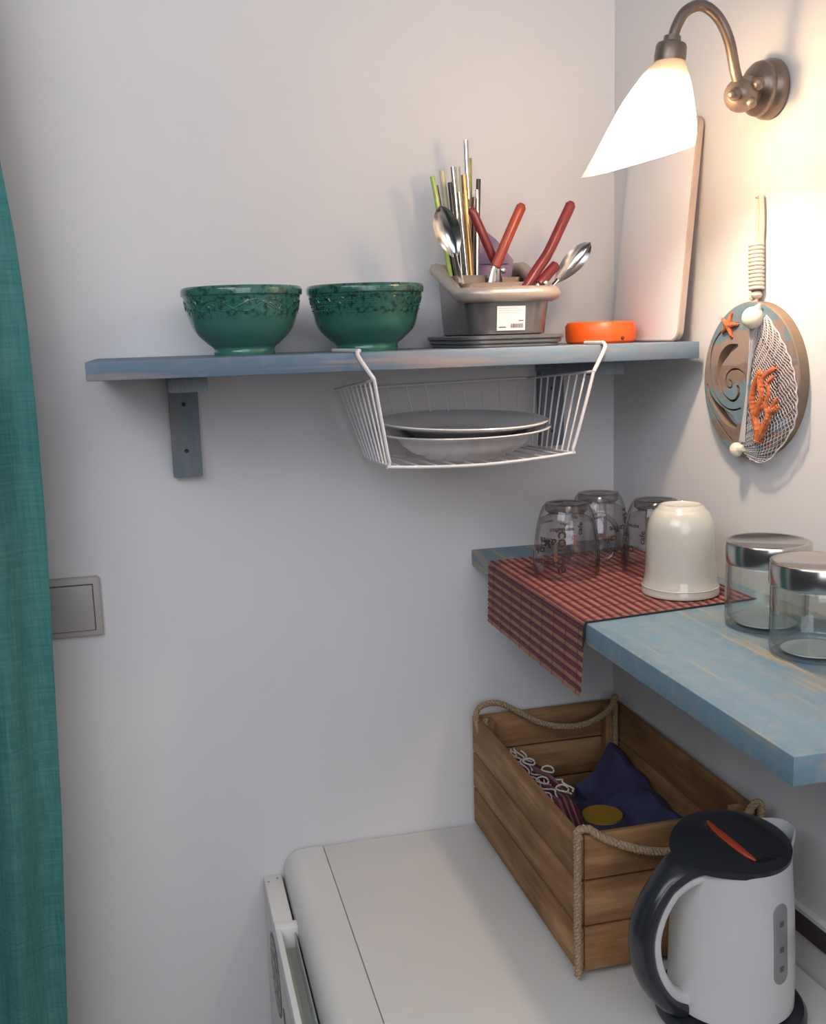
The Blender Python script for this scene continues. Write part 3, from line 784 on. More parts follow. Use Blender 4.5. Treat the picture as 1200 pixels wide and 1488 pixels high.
br_pts = [([(640, 1250), (640, 1150), (610, 1050), (590, 960), (585, 870), (605, 770), (640, 680)], .0046), ([(640, 1240), (690, 1120), (720, 1040), (740, 980), (780, 890)], .0042),
          ([(610, 1050), (640, 960), (665, 860), (665, 770), (690, 690), (765, 640)], .0040), ([(665, 860), (640, 750), (650, 690)], .0034), ([(720, 1040), (700, 940), (720, 840), (710, 760), (750, 710)], .0034),
          ([(740, 980), (780, 960), (785, 940)], .0034), ([(700, 940), (670, 960)], .003)]
for pts, r_ in br_pts:
    P = spline([zp(x_, y_, TH+.004) for x_, y_ in pts], 6)
    rr = [r_*1.25*(1-.35*i/len(P))*(1+.10*math.sin(i*2.3)) for i in range(len(P))]
    a.tube(P, rr, 9); a.ball(P[-1], rr[-1], 9)
a.build('coral', coral, t)
a = M(); vs = [zp(352, 285, TH+.006)]; fs = []
for i in range(10):
    th = R(75+36*i); rr = .155 if i % 2 == 0 else .055
    vs.append(op((352-520)/402+math.cos(th)*rr*1.2, (750-285)/655+math.sin(th)*rr, TH+.001))
for i in range(10): fs.append((0, 1+i, 1+(i+1) % 10))
b0 = len(vs); vs += [v_-WN*.001 for v_ in vs[1:]]
for i in range(10): fs.append((1+i, b0+i, b0+(i+1) % 10, 1+(i+1) % 10))
a.add(vs, fs)
for i in range(0, 10, 2): a.tube([zp(352, 285, TH+.003), Vector(vs[1+i])*.96+vs[0]*.04+WN*.001], [.0042, .0016], 8); a.ball(vs[1+i], .0018, 8)
a.build('starfish', coral, t)
shm = simple('cream_shell', (.78, .72, .58), .5, var=.08, scale=60)
a = M(); a.ball(zp(590, 232, TH+.007), .0125, 20, sc=(1, 1, 1)); a.tube([zp(600, 200, TH+.006), zp(628, 120, TH+.005)], [.009, .001], 10)
a.build('shell', shm, t)
a = M(); a.ball(zp(455, 1342, TH+.004), .0085, 18, sc=(.9, 1, 1)); a.tube([zp(470, 1335, TH+.003), zp(510, 1325, TH+.003)], [.0075, .003], 10); a.build('shell', shm, t)
# fishing net
netm = simple('white_net', (.55, .53, .54), .8, var=.06)
Le = [(600, 280), (575, 500), (560, 700), (550, 900), (510, 1120), (470, 1330)]
Re = [(665, 215), (790, 420), (880, 640), (915, 880), (885, 1120), (700, 1400), (560, 1410)]
LS = spline([V(x_, y_, 0) for x_, y_ in Le], 8); RSx = spline([V(x_, y_, 0) for x_, y_ in Re], 8)
def at(S, f_): i = f_*(len(S)-1); j = min(int(i), len(S)-2); return S[j].lerp(S[j+1], i-j)
nu, nv = 64, 26
G = [[None]*(nv+1) for _ in range(nu+1)]
for i in range(nu+1):
    for j in range(nv+1):
        p = at(LS, i/nu).lerp(at(RSx, i/nu), j/nv)
        off = TH+.0016+.0035*math.sin(PI*j/nv)*math.sin(PI*i/nu)+.0008*math.sin(i*1.3+j)
        G[i][j] = zp(p.x, p.y, off)
a = M()
def strand(a_, p, q_, r_):
    d = (q_-p)
    if d.length < 1e-6: return
    u_ = d.cross(WN).normalized()*r_; w_ = WN*r_
    a_.add([p-u_, p+u_, p+w_*1.4, q_-u_, q_+u_, q_+w_*1.4], [(0, 1, 4, 3), (1, 2, 5, 4), (2, 0, 3, 5)])
for i in range(nu):
    for j in range(nv+1):
        if (i+j) % 2 == 0:
            if j < nv: strand(a, G[i][j], G[i+1][j+1], .00036)
            if j > 0: strand(a, G[i][j], G[i+1][j-1], .00036)
for S, r_ in ((0, .0007), (nv, .0009)):
    a.tube([G[i][S] for i in range(nu+1)], r_, 6)
for q in range(13):
    P = [zp(618-4.6*q+math.sin(i*.5+q)*4, 270+i*40, TH+.005+.001*(q % 3)).lerp(zp(478+4*q, 270+i*40, TH+.004), (i/25)) for i in range(26)]
    a.tube(P, .00042, 5)
a.build('net', netm, t)
for q in range(26):
    pass
a = M()
bead = spline([zp(x_, y_, TH+.0065) for x_, y_ in [(650, 380), (735, 520), (780, 660), (795, 800), (785, 960), (745, 1110), (690, 1210), (620, 1270), (520, 1310)]], 10)
acc = 0
for p, q_ in zip(bead, bead[1:]):
    acc += (q_-p).length
    if acc > .0036: acc = 0; a.ball(p, .0010, 6)
a.build('net_cord', simple('dark_cord', (.05, .03, .03), .8), t)
# hanging cord
cordm = simple('natural_cord', (.66, .56, .45), .85, var=.12, scale=300, bump=.4)
a = M(); tp = wp(.3435, .006, 1.7185)
a.tube(spline([wp(.3415, .005, 1.655), wp(.3405, .005, 1.69), wp(.3425, .005, 1.716), wp(.3455, .005, 1.716), wp(.3475, .005, 1.69), wp(.3465, .005, 1.655)], 6), .0030, 8)
a.rope([wp(.3365, .006, 1.664), wp(.337, .006, 1.615)], .0035, 140)
for i in range(12):
    z_ = 1.667-.0043*i
    a.tube([wp(.3415+.0078*math.cos(q*PI/6)+.0002*i, .0075+.0065*math.sin(q*PI/6), z_+.0008*math.cos(q*PI/6)) for q in range(12)], .0022, 7, closed=True)
a.ball(wp(.3435, .007, 1.6125), .0062, 12, sc=(1, 1.1, .8)); a.ball(wp(.3375, .008, 1.6105), .0045, 10)
a.tube([wp(.343, .007, 1.612), wp(.345, TH*.6, 1.600)], .0022, 8)
a.build('hanging_cord', cordm, t)
a = M(); a.tube([wp(.3440, -.0005, 1.7165), wp(.3440, .011, 1.7175)], .0012, 8); a.build('nail', MAT['steel_mat'], t)

# ------------------------------------------------------------------ bamboo runner
s1 = simple('maroon_slat', (.115, .022, .032), .6, var=.25, scale=150); s2 = simple('tan_slat', (.33, .138, .095), .6, var=.15, scale=150)
t = thing('table_runner', 'striped maroon and tan bamboo runner draped over the end of the lower shelf', 'runner', (-.11, -.25, ZL))
XE = -.2212; zt0 = ZL+.0004
path = []   # arc from wall to edge, then down
Ltop = abs(XE-.0)-.002; sl = .0056
segs = []
x = -.004
prs = []
nslat = 0
def yf(x_): return -.4105+.115*(x_+.221)
def yb(x_): return -.088+.06*(x_+.221)
a = M()
def slat(P0, P1, nrm, y0a, y1a, y0b, y1b, mi):
    """one slat between profile points P0,P1 (x,z) with outward normal nrm"""
    vs = []; k = 5
    for i in range(k):
        f_ = i/(k-1); px = P0[0]+(P1[0]-P0[0])*f_; pz = P0[1]+(P1[1]-P0[1])*f_; h = .0013*math.sin(PI*f_)**.6+.0003
        vs += [(px+nrm[0]*h, y0a+(y0b-y0a)*f_, pz+nrm[1]*h), (px+nrm[0]*h, y1a+(y1b-y1a)*f_, pz+nrm[1]*h)]
    for i in (0, k-1):
        f_ = i/(k-1); px = P0[0]+(P1[0]-P0[0])*f_; pz = P0[1]+(P1[1]-P0[1])*f_
        vs += [(px, y0a+(y0b-y0a)*f_, pz), (px, y1a+(y1b-y1a)*f_, pz)]
    b = 2*k; fs = [(2*i, 2*i+1, 2*i+3, 2*i+2) for i in range(k-1)]
    fs += [(b, b+2, b+3, b+1), (0, b, b+1, 1), (2*k-2, 2*k-1, b+3, b+2)]
    fs += [tuple([b]+[2*i for i in range(k)]+[b+2]), tuple([b+1]+[2*i+1 for i in range(k)]+[b+3])]
    a.add(vs, fs, mi)
i = 0
while x-sl > XE-.0015:
    x2 = x-sl+.0003
    lim = lambda xx, y: y if xx < wx(y)-.001 else y
    slat((x, zt0), (x2, zt0), (0, 1), yf(x), yb(x), yf(x2), yb(x2), i % 2); x -= sl; i += 1
slat((x, zt0), (XE-.0018, zt0-.0045), (-.7, .7), yf(x), yb(x), yf(x), yb(x), i % 2); i += 1
z = zt0-.005; xs = XE-.0020
while z-sl > 1.186:
    z2 = z-sl+.0003; f_ = (ZL-z)/.088
    slat((xs-.004*f_, z), (xs-.004*(f_+.06), z2), (-1, 0), yf(XE)+.002*f_, yb(XE)-.004*f_, yf(XE)+.002*f_, yb(XE)-.004*f_, i % 2); z -= sl; i += 1
zend = z
a.build('slats', [s1, s2], t)
thm = simple('dark_thread', (.10, .03, .035), .9)
for q in range(9):
    fq = (q+.3)/9
    a = M(); pts = []
    for k in range(12):
        x_ = -.006+(XE+.003+.006)*k/11; pts.append(V(x_, yf(x_)+(yb(x_)-yf(x_))*fq, zt0+.0017))
    y_ = yf(XE)+(yb(XE)-yf(XE))*fq
    pts += [V(XE-.0035, y_, zt0-.003), V(XE-.0042, y_, zt0-.01), V(XE-.008, y_, zend)]
    a.tube(pts, .00022, 5); a.build('binding_thread', thm, t)
a = M(); x_ = XE
a.tube([V(-.004, yf(-.004)-.0008, zt0+.001), V(XE-.001, yf(XE)-.0008, zt0+.001), V(XE-.0035, yf(XE)-.0008, zt0-.004), V(XE-.004, yf(XE)-.0008, zt0-.026)], .0010, 6)
a.build('edge_binding', simple('black_binding', (.02, .018, .02), .8), t)

# ------------------------------------------------------------------ upturned glass mugs
ink2 = simple('mug_print', (.035, .014, .010), .6); ink3 = simple('mug_print_brown', (.20, .095, .055), .6)
ZM = zt0+.0020
def mug_r(z):
    pr = [(0, .0408), (.015, .0420), (.035, .0408), (.055, .0380), (.070, .0345), (.080, .0305), (.0855, .0270)]
    for (z0, r0), (z1, r1) in zip(pr, pr[1:]):
        if z0 <= z <= z1:
            return r0+(r1-r0)*(z-z0)/(z1-z0)
    return pr[-1][1]
GH = glass('handle_glass', (.82, .80, .80), (.10, .09, .09), 1.5)
GB = glass('thick_base_glass', (.74, .70, .70), (.08, .07, .07), 1.2)
def make_mug():
    t = thing('glass_mug', '', 'mug', (0, 0, 0))
    a = M(); S = spline([V(.0408, 0, 0), V(.0420, 0, .015), V(.0408, 0, .035), V(.0380, 0, .055), V(.0345, 0, .070), V(.0305, 0, .080), V(.0270, 0, .0850)], 5)
    outer = [(p.x, p.z) for p in S]+[(.0258, .0862), (.022, .0864), (.018, .0845), (0, .0838)]
    inner = [(0, .0745), (.020, .0745), (.025, .071)]+[(p.x-.0024, p.z) for p in S[::-1] if p.z < .068]
    a.lathe(outer+inner, 64, closed=False)
    k = len(outer)+len(inner); n = 64
    b = a.build('mug_body', MAT['glass'], t, local=True, sharp=50)
    a = M(); P = spline([V(mug_r(.068)-.001, 0, .068), V(.046, 0, .070), V(.060, 0, .060), V(.0655, 0, .043), V(.060, 0, .025), V(.050, 0, .0165), V(mug_r(.018)-.001, 0, .018)], 6)
    a.tube(P, .0042, 12, flat=(1.25, .8), up=(0, 1, 0)); a.build('mug_handle', GH, t, local=True)
    a = M(); a.lathe([(0, .0752), (.0235, .0752), (.0268, .0780), (.0262, .0835), (.0225, .0856), (0, .0830)], 48); a.build('thick_base', GB, b, local=True)
    words = [('coffee', .0205, -104, .034, -90, 0), ('espresso', .0100, -142, .020, 180, 0), ('cafe', .0150, 118, .030, 180, 0), ('espresso', .006, -100, .060, 180, 0),
             ('coffee', .0105, -134, .046, 180, 0), ('cafe', .0125, -152, .034, 180, 0), ('coffee', .0078, 100, .046, 180, 0), ('espresso', .0060, 125, .058, 180, 0),
             ('cafe', .0075, -84, .048, 90, 1), ('espresso', .0066, -118, .034, 90, 1), ('cafe', .010, 150, .046, 90, 0), ('coffee', .0072, 80, .034, 90, 1), ('espresso', .0055, 150, .024, 180, 1),
             ('coffee', .0055, -100, .0665, 180, 0), ('espresso', .0055, -162, .036, 180, 1)]
    a = M()
    for wd, sz, ang_, zc, rot, mi in words:
        cr, sr = math.cos(R(rot)), math.sin(R(rot))
        def mp(x_, y_, h_):
            xx = x_*cr-y_*sr; yy = x_*sr+y_*cr; z_ = zc+yy; r_ = mug_r(max(0, min(.085, z_)))+.0004; th = R(ang_)+xx/r_
            return (r_*math.cos(th), r_*math.sin(th), z_)
        vs, fs = text_mesh(wd, sz, mp); a.add(vs, fs, mi)
    a.build('print', [ink2, ink3], b, local=True)
    return t
mug = make_mug()
for i, (x_, y_, rz, lab) in enumerate([
    (-.1565, -.199, R(-14), 'upturned clear glass mug with brown coffee lettering, nearest the runner\'s hanging end'),
    (-.0870, -.140, R(60), 'upturned clear lettered mug in the middle at the back, nearest the room corner'),
    (-.0455, -.222, R(70), 'upturned clear lettered mug partly hidden behind the cream ceramic mug')]):
    o = mug if i == 0 else copy_tree(mug)
    o.location = (x_, y_, ZM); o.rotation_euler = (0, 0, rz); o.scale = (1, 1, 1.06)
    tag(o, lab, 'mug', 'upturned glass mugs on the runner')

# cream mug
cer = simple('cream_ceramic', (.60, .58, .51), .16, var=.03, coat=.5)
t = thing('ceramic_mug', 'cream ceramic mug standing upside down on the striped runner', 'mug', (-.0700, -.333, ZM))
a = M(); S = spline([V(.0442, 0, .0006), V(.0447, 0, .0025), V(.0434, 0, .010), V(.0412, 0, .019), V(.0402, 0, .032), V(.0393, 0, .060), V(.0375, 0, .081), V(.0325, 0, .094), V(.0270, 0, .0995)], 4)
prof = [(p.x, p.z) for p in S]+[(.0245, .1035), (.0230, .1038), (.0210, .1015), (0, .1005)]
inn = [(0, .090), (.025, .088), (.033, .075), (.0365, .03), (.0418, .004), (.0430, .0006), (.0442, .0006)]
a.lathe(prof+inn, 64); 
a.tube([V((.0436)*math.cos(q*PI/24), (.0436)*math.sin(q*PI/24), .0095) for q in range(48)], .0008, 6, closed=True)
a.build('mug_body', cer, t, local=True, sharp=50)
a = M(); P = spline([V(.036, 0, .074), V(.052, 0, .072), V(.064, 0, .055), (.062, 0, .034), V(.050, 0, .022), V(.039, 0, .023)], 6)
a.tube(P, .0048, 12, flat=(1.4, .85), up=(0, 1, 0), mtx=Matrix.Rotation(R(60), 4, 'Z')); a.build('mug_handle', cer, t, local=True)

# ------------------------------------------------------------------ jars
def make_jar():
    t = thing('glass_jar', '', 'jar')
    a = M()
    a.lathe([(0, .0030), (.030, .0028), (.034, .0005), (.0385, .0005), (.0408, .0035), (.0413, .008), (.0413, .063), (.0400, .0675), (.0385, .069), (.0385, .075), (.0365, .075),
             (.0365, .0690), (.0385, .064), (.0388, .010), (.0365, .0068), (.028, .0062), (0, .0068)], 64)
    a.build('jar_body', MAT['jar_glass'], t, local=True, sharp=50)
    a = M(); a.lathe([(0, .0058), (.0275, .0052), (.0305, .0040), (.0275, .0035), (0, .0035)], 48)
    a.build('frosted_base', simple('frosted_glass_base', (.85, .86, .84), .5, trans=.0), t, local=True)
    a = M(); a.lathe([(0, .0665), (.0412, .0665), (.0428, .0672), (.0432, .069), (.0432, .0865), (.0424, .0885), (.0405, .0893), (.0375, .0890), (.0355, .0878), (0, .0878)], 72)
    a.build('lid', MAT['steel_mat'], t, local=True, sharp=40)
    return t
jar = make_jar()
for i, (x_, y_, lab) in enumerate([(-.0510, -.4790, 'empty glass jar with brushed steel lid touching the runner, the one further back'),
                                  (-.0620, -.5770, 'empty glass jar with steel lid nearest the camera, cut by the picture edge')]):
    o = jar if i == 0 else copy_tree(jar)
    o.location = (x_, y_, ZL+.0004); o.rotation_euler = (0, 0, i*1.3); tag(o, lab, 'jar', 'lidded glass jars on the lower shelf')

# ------------------------------------------------------------------ fridge
en = MAT['enamel']; ep = simple('warm_white_panel', (.66, .65, .62), .42, var=.02, scale=8)
t = thing('refrigerator', 'low white refrigerator under the crate and kettle, door facing left', 'refrigerator', (-.27, -.35, 0))
y0, y1 = -.595, -.006
a = M(); a.box((-.500, y0+.006, .03), (-.003, y1, ZF-.032), .003); a.build('fridge_body', en, t)
a = M(); q_ = [(-.4561, y1+.002), (-.4561, y0), (wx(y0)-.004, y0), (-.004, y1+.002)]
a.poly(q_, ZF-.032, ZF, .0015); a.build('worktop_panel', ep, t)
a = M()
prof = [(-.4575, ZF-.032), (-.4575, ZF+.0005), (-.470, ZF+.0010)]
for i in range(10):
    th = R(90+9.5*i); prof.append((-.486+.029*math.cos(th), ZF-.0285+.029*math.sin(th)))
prof += [(-.5155, ZF-.045), (-.508, ZF-.050), (-.500, ZF-.050), (-.500, ZF-.032)]
a.poly(prof, y0-.001, y1+.002, 0, axis=1); a.build('top_trim', en, t, sharp=25)
dr = None
a = M(); DZ = ZF-.0330; dx0, dx1 = -.5450, -.5185
a.box((dx0, y0, .08), (dx1, y1+.003, DZ-.028), .003)
a.box((dx0, -.136, DZ-.03), (dx1, y1+.003, DZ), .003)
a.box((dx0, y0, DZ-.03), (dx1, -.575, DZ), .003)
a.box((dx1-.004, y0+.004, .1), (-.5005, y1, DZ-.06), .001)
dr = a.build('fridge_door', en, t)
a = M()
a.box((dx0, -.577, DZ-.03), (dx0+.0085, -.134, DZ+.003), .0025)
a.box((dx0, -.152, DZ-.03), (dx1+.006, -.134, DZ+.0035), .003)
a.build('door_handle', MAT['white_plastic'], dr)
a = M(); a.box((dx0+.0086, -.5755, DZ-.0285), (dx1-.0005, -.153, DZ-.026), .0003)
a.box((dx1-.0012, -.5755, DZ-.028), (dx1+.0, -.153, DZ-.004), .0003); a.build('handle_pocket', simple('greenish_grey_plastic', (.42, .45, .41), .5), dr)
a = M(); a.ball((dx0+.006, -.022, DZ+.0002), .0016, 8, sc=(1, 1, .4)); a.ball((dx0+.019, -.016, DZ+.0002), .0016, 8, sc=(1, 1, .4)); a.build('screw_cap', simple('grey_cap', (.2, .2, .2), .5), dr)
# oval sticker
stx = dx0-.0007
a = M()
def oval(a, ry, rz_, off, mi, cy_=-.130, cz_=.745, n=48):
    a.poly([(cy_+ry*math.cos(2*PI*i/n), cz_+rz_*math.sin(2*PI*i/n)) for i in range(n)], stx-off, dx0-.0001, mi=mi, axis=0)
oval(a, .062, .049, 0, 0); oval(a, .056, .0435, .0002, 1); oval(a, .036, .028, .0004, 2)
for i in range(24):
    th = 2*PI*i/24; a.ball((stx-.0003, -.130+.046*math.cos(th), .745+.036*math.sin(th)), .003, 8, sc=(.15, 1, 1), mi=0 if i % 2 else 3)
for i in range(12):
    th = 2*PI*i/12; a.ball((stx-.0006, -.130+.018*math.cos(th), .745+.014*math.sin(th)), .006, 8, sc=(.1, 1, 1), mi=3 if i % 2 else 1)
a.build('oval_sticker', [simple('sticker_blue', (.07, .07, .14), .4), simple('sticker_olive', (.36, .35, .18), .4), simple('sticker_violet', (.13, .12, .24), .4), simple('sticker_pale', (.42, .42, .42), .4)], dr)
a = M(); a.poly([(-.22+.012*math.cos(2*PI*i/20), .742+.012*math.sin(2*PI*i/20)) for i in range(20)], dx0-.0006, dx0-.0001, axis=0)
a.build('small_sticker', simple('black_sticker', (.03, .03, .03), .4), dr)

# ------------------------------------------------------------------ wooden crate
wl = [wood('crate_wood_%s' % nm_, ax, (.12, .052, .020), (.31, .160, .066), (.53, .33, .165), sd) for nm_, ax, sd in (('long', 1, 2.0), ('end', 0, 4.3), ('post', 2, 7.7))]
x0, x1, yA, yB, zb, zt = -.2290, -.0010, -.4030, -.0100, ZF+.008, 1.0275
t = thing('wooden_crate', 'rustic brown slatted wooden crate with rope handles on the refrigerator', 'crate', ((x0+x1)/2, (yA+yB)/2, ZF))
bh = (zt-zb)/3; th = .0085; g = .0028
for i in range(3):
    za, zc = zb+bh*i+g/2, zb+bh*(i+1)-g/2
    for xx in ((x0, x0+th), (x1-th, x1)):
        a = M(); a.box((xx[0], yA+.002, za), (xx[1], yB-.002, zc), .0012); a.build('side_board', wl[0], t)
    for yy in ((yA, yA+th), (yB-th, yB)):
        a = M(); a.box((x0+th+.0004, yy[0]+.0005, za), (x1-th-.0004, yy[1]-.0005, zc), .0012); a.build('end_board', wl[1], t)
a = M(); a.box((x0+.003, yA+.003, zb), (x1-.003, yB-.003, zb+.006), .001); a.build('bottom_board', wl[0], t)
for xx in (x0+th+.0005, x1-th-.0185):
    for yy in (yA+th+.0005, yB-th-.0185):
        a = M(); a.box((xx, yy, zb+.006), (xx+.018, yy+.018, zt-.004), .0012); a.build('corner_post', wl[2], t)
for xx, yy in ((x0+.006, -.11), (x0+.006, -.09-.22), (x1-.02, -.1), (x1-.02, -.33)):
    a = M(); a.box((xx, yy, ZF+.0002), (xx+.014, yy+.014, zb), .001); a.build('foot', wl[2], t)
ro = MAT['rope']
# ropes: corner lashings and drooping handles
for xx, yy in ((x0-.0012, yA-.0030), (x1-.002, yA-.003), (x0+.012, yB-.028), (x1-.014, yB-.030)):
    a = M()
    if yy < -.2: a.rope([V(xx, yy, zt+.001), V(xx, yy, zb+.03), V(xx+.001, yy, ZF+.007)], .0046, 75)
    else: a.rope([V(xx, yy, zt+.001), V(xx+.001, yy-.002, zb+.03)], .0044, 75)
    a.build('lashing_rope', ro, t)
a = M(); a.rope(spline([V(x0+.001, yA-.003, zt-.004), V(x0+.001, yA+.001, zt+.005), V(x0+.012, yA-.003, zt+.008), V(x0+.03, yA-.008, zt-.004), V(x0+.07, yA-.014, zt-.020), V(x0+.11, yA-.015, zt-.027), V(x0+.155, yA-.014, zt-.022), V(x1-.03, yA-.010, zt-.006), V(x1-.012, yA-.004, zt+.008), V(x1-.002, yA-.001, zt+.006), V(x1-.001, yA-.003, zt-.004)], 6), .0048, 75)
a.build('rope_handle', ro, t)
a = M(); a.rope(spline([V(x0+.004, yB-.028, zt-.02), V(x0-.001, yB-.024, zt+.002), V(x0+.008, yB-.016, zt+.016), V(x0+.034, yB-.016, zt+.019), V(x0+.060, yB-.022, zt+.007), V(x0+.090, yB-.034, zt-.010), V(x0+.125, yB-.040, zt-.020), V(x0+.165, yB-.040, zt-.020), V(x1-.028, yB-.036, zt-.006), V(x1-.014, yB-.030, zt+.010), V(x1-.011, yB-.020, zt+.008), V(x1-.012, yB-.016, zt-.01)], 6), .0046, 75)
a.ball(V(x1-.013, yB-.027, zt+.009), .0062, 10)
a.build('rope_handle', ro, t)

# contents: folded striped cloth with white chained edge
fm = simple('maroon_cloth', (.10, .022, .032), .9, var=.3, scale=40); fm2 = simple('pink_cloth_stripe', (.26, .11, .13), .9, var=.2, scale=60); wt = simple('white_edging', (.70, .66, .60), .8)
t = thing('folded_placemats', 'folded maroon striped placemats with white chain edging inside the crate', 'placemats', (-.185, -.13, zb+.006))
a = M(); nf = 7
A0 = V(-.203, -.050, .9750); A1 = V(-.176, -.190, .9660)    # top line of the pack
D0 = V(.022, -.050, -.095); 
for i in range(nf):
    w0 = .0012*math.sin(i*2); off = V(.0052*i, -.001*i, .0015*math.sin(i*1.7))
    N_ = 14; vs = []
    for side in (0, 1):
        for k in range(N_+1):
            f_ = k/N_; p = A0.lerp(A1, f_)+off+V(.0035*math.sin(f_*7+i*.8), 0, .004*math.sin(f_*5+i)); p = p+V(.0042*side, 0, 0)
            vs += [p, p+D0]
    fs = []; b = 2*(N_+1)
    for k in range(N_):
        fs += [(2*k, 2*k+1, 2*k+3, 2*k+2), (b+2*k, b+2*k+2, b+2*k+3, b+2*k+1), (2*k, 2*k+2, b+2*k+2, b+2*k), (2*k+1, b+2*k+1, b+2*k+3, 2*k+3)]
    fs += [(0, b, b+1, 1), (2*N_, 2*N_+1, b+2*N_+1, b+2*N_)]
    a.add(vs, fs, i % 2)
a.build('cloth', [fm, fm2], t)
a = M(); rnd = random.Random(5)
for i in range(4):
    P = []
    for k in range(40):
        f_ = k/39; p = A0.lerp(A1, f_)+V(.004+.010*i+.0035*math.sin(f_*7+i*.8), 0, .003+.004*math.sin(f_*5+i)+.002*math.sin(f_*23+i))
        P.append(p+V(.0035*math.sin(f_*30+i*2), 0, 0))
    a.rope(P, .0013, 240, n=5, step=.0012)
for i in range(5):
    c_ = A0.lerp(A1, .1+.2*i)+V(.012+.012*(i % 3), 0, .007)
    a.rope([c_+V(.008*math.cos(q*.5), .011*math.sin(q*.5), .001*math.sin(q)) for q in range(13)], .0013, 240, n=5, step=.0012)
a.build('white_edging', wt, t)
# blue napkin pack with yellow disc
bl = simple('blue_violet_napkin', (.038, .038, .105), .7, var=.25, scale=25); yl = simple('yellow_label', (.34, .20, .015), .6)
t = thing('napkin_pack', 'crumpled blue violet napkin pack with yellow round label inside the crate', 'napkins', (-.09, -.20, zb+.006))
a = M(); nu, nv = 26, 26; vs = []; fs = []
def nap(u_, v_):
    x_ = -.150+.130*u_; y_ = -.300+.235*v_
    z_ = .925+.012*noise.noise(V(u_*5, v_*5, 2))+.006*math.sin(u_*9)
    dl = math.hypot(x_+.103, y_+.190); kl = max(0, min(1, (.052-dl)/.02)); z_ = z_*(1-kl)+.9335*kl
    lift = max(0, u_-.62)/.38*(1-kl); z_ += .034*min(1, lift*1.5)*(.55+.45*v_)
    z_ += .010*max(0, v_-.75)/.25*max(0, min(1, (u_-.4)*6))
    if u_ < .45 and v_ > .72: y_ -= (v_-.72)*.20
    return V(x_, y_, z_)
for i in range(nu+1):
    for j in range(nv+1): vs.append(nap(i/nu, j/nv))
n1 = len(vs)
vs += [V(p.x, p.y, zb+.0065) for p in vs]
for i in range(nu):
    for j in range(nv):
        A = i*(nv+1)+j; B = A+nv+1; fs.append((A, B, B+1, A+1)); fs.append((n1+A, n1+A+1, n1+B+1, n1+B))
for i in range(nu):
    A = i*(nv+1); B = A+nv+1; fs.append((A, n1+A, n1+B, B)); fs.append((A+nv, B+nv, n1+B+nv, n1+A+nv))
for j in range(nv):
    fs.append((j, j+1, n1+j+1, n1+j)); A = nu*(nv+1)+j; fs.append((A, n1+A, n1+A+1, A+1))
a.add(vs, fs); a.build('napkins', bl, t)
a = M(); c_ = (.40, .50); n_ = 36
def yp(r_, q, h): 
    th = 2*PI*q/n_; x_ = -.103+r_*math.cos(th); y_ = -.190+r_*math.sin(th); return V(x_, y_, .9365+h)
vs = [yp(.027, q, 0) for q in range(n_)]+[yp(.0275, q, -.004) for q in range(n_)]
fs = [tuple(range(n_))]+[(q, (q+1) % n_, n_+(q+1) % n_, n_+q) for q in range(n_)]; a.add(vs, fs)
a.build('round_label', yl, t)

# ------------------------------------------------------------------ kettle
kw = simple('kettle_white_plastic', (.66, .67, .655), .26, var=.02, scale=8, coat=.15); kd = MAT['dark']
t = thing('electric_kettle', 'white electric kettle with dark handle and lid in front of the crate', 'kettle', (-.0930, -.4960, ZF), R(11))
t.scale = (1, 1, 1.045)
def krad(z):      # body radius
    f_ = (z-.020)/.165; return .0655-.0075*f_+.002*math.sin(PI*f_)
a = M(); loops = []; n = 72
def kloop(z, ins=0.0, zz=None):
    out = []; f_ = max(0, (z-.120)/.065)
    for i in range(n):
        th = 2*PI*i/n; c_ = math.cos(th); r_ = krad(z)-ins
        r_ += .022*f_**1.6*max(0, c_)**14*(1 if ins < .01 else .3)
        tilt = .006*f_*max(0, c_)**14+.0065*f_*math.sin(th)
        out.append(V(r_*c_, r_*math.sin(th), (z if zz is None else zz)+tilt-.007*max(0, -c_)*f_*0))
    return out
zs = [.0200, .0215, .026, .04, .06, .08, .10, .12, .135, .150, .165, .177, .183]
loops = [kloop(.022, .006, .0195), kloop(.022, .002, .0200)]+[kloop(z_) for z_ in zs[1:]]+[kloop(.183, .0025, .184), kloop(.175, .004)]
loft(a, loops, True, True); body = a.build('kettle_body', kw, t, local=True)
a = M(); a.lathe([(0, .0005), (.076, .0005), (.079, .003), (.079, .009), (.0755, .014), (.070, .0155), (.0615, .0165), (.0615, .020), (0, .020)], 64)
a.build('power_base', kd, t, local=True)
# lid: a dark drop-shaped cap with a scooped hollow
a = M(); nr, na = 22, 72; vs = [V(0, 0, 0)]; fs = []
def lidz(x_, y_):
    rr = math.hypot(x_*.92, y_)/.061
    z_ = .1955-.009*rr**2.2+.11*y_
    g_ = math.exp(-((x_-.011)/.021)**4-((y_+.005)/.038)**4)
    return z_-.0125*g_
def lidr(th):
    c_ = math.cos(th); return .0585+.014*max(0, -c_)**5+.001*max(0, c_)**4
vs = [V(0, 0, lidz(0, 0))]
for i in range(1, nr+1):
    for j in range(na):
        th = 2*PI*j/na; r_ = lidr(th)*i/nr; vs.append(V(r_*math.cos(th), r_*math.sin(th), lidz(r_*math.cos(th), r_*math.sin(th))))
for j in range(na): fs.append((0, 1+j, 1+(j+1) % na))
for i in range(nr-1):
    for j in range(na):
        A = 1+i*na+j; A2 = 1+i*na+(j+1) % na; fs.append((A, A+na, A2+na, A2))
b = len(vs)
for j in range(na):
    th = 2*PI*j/na; r_ = lidr(th)-.0005; vs.append(V(r_*math.cos(th), r_*math.sin(th), .1805+.11*r_*math.sin(th)))
for j in range(na):
    A = 1+(nr-1)*na; fs.append((A+j, b+j, b+(j+1) % na, A+(j+1) % na))
fs.append(tuple(b+j for j in range(na)))
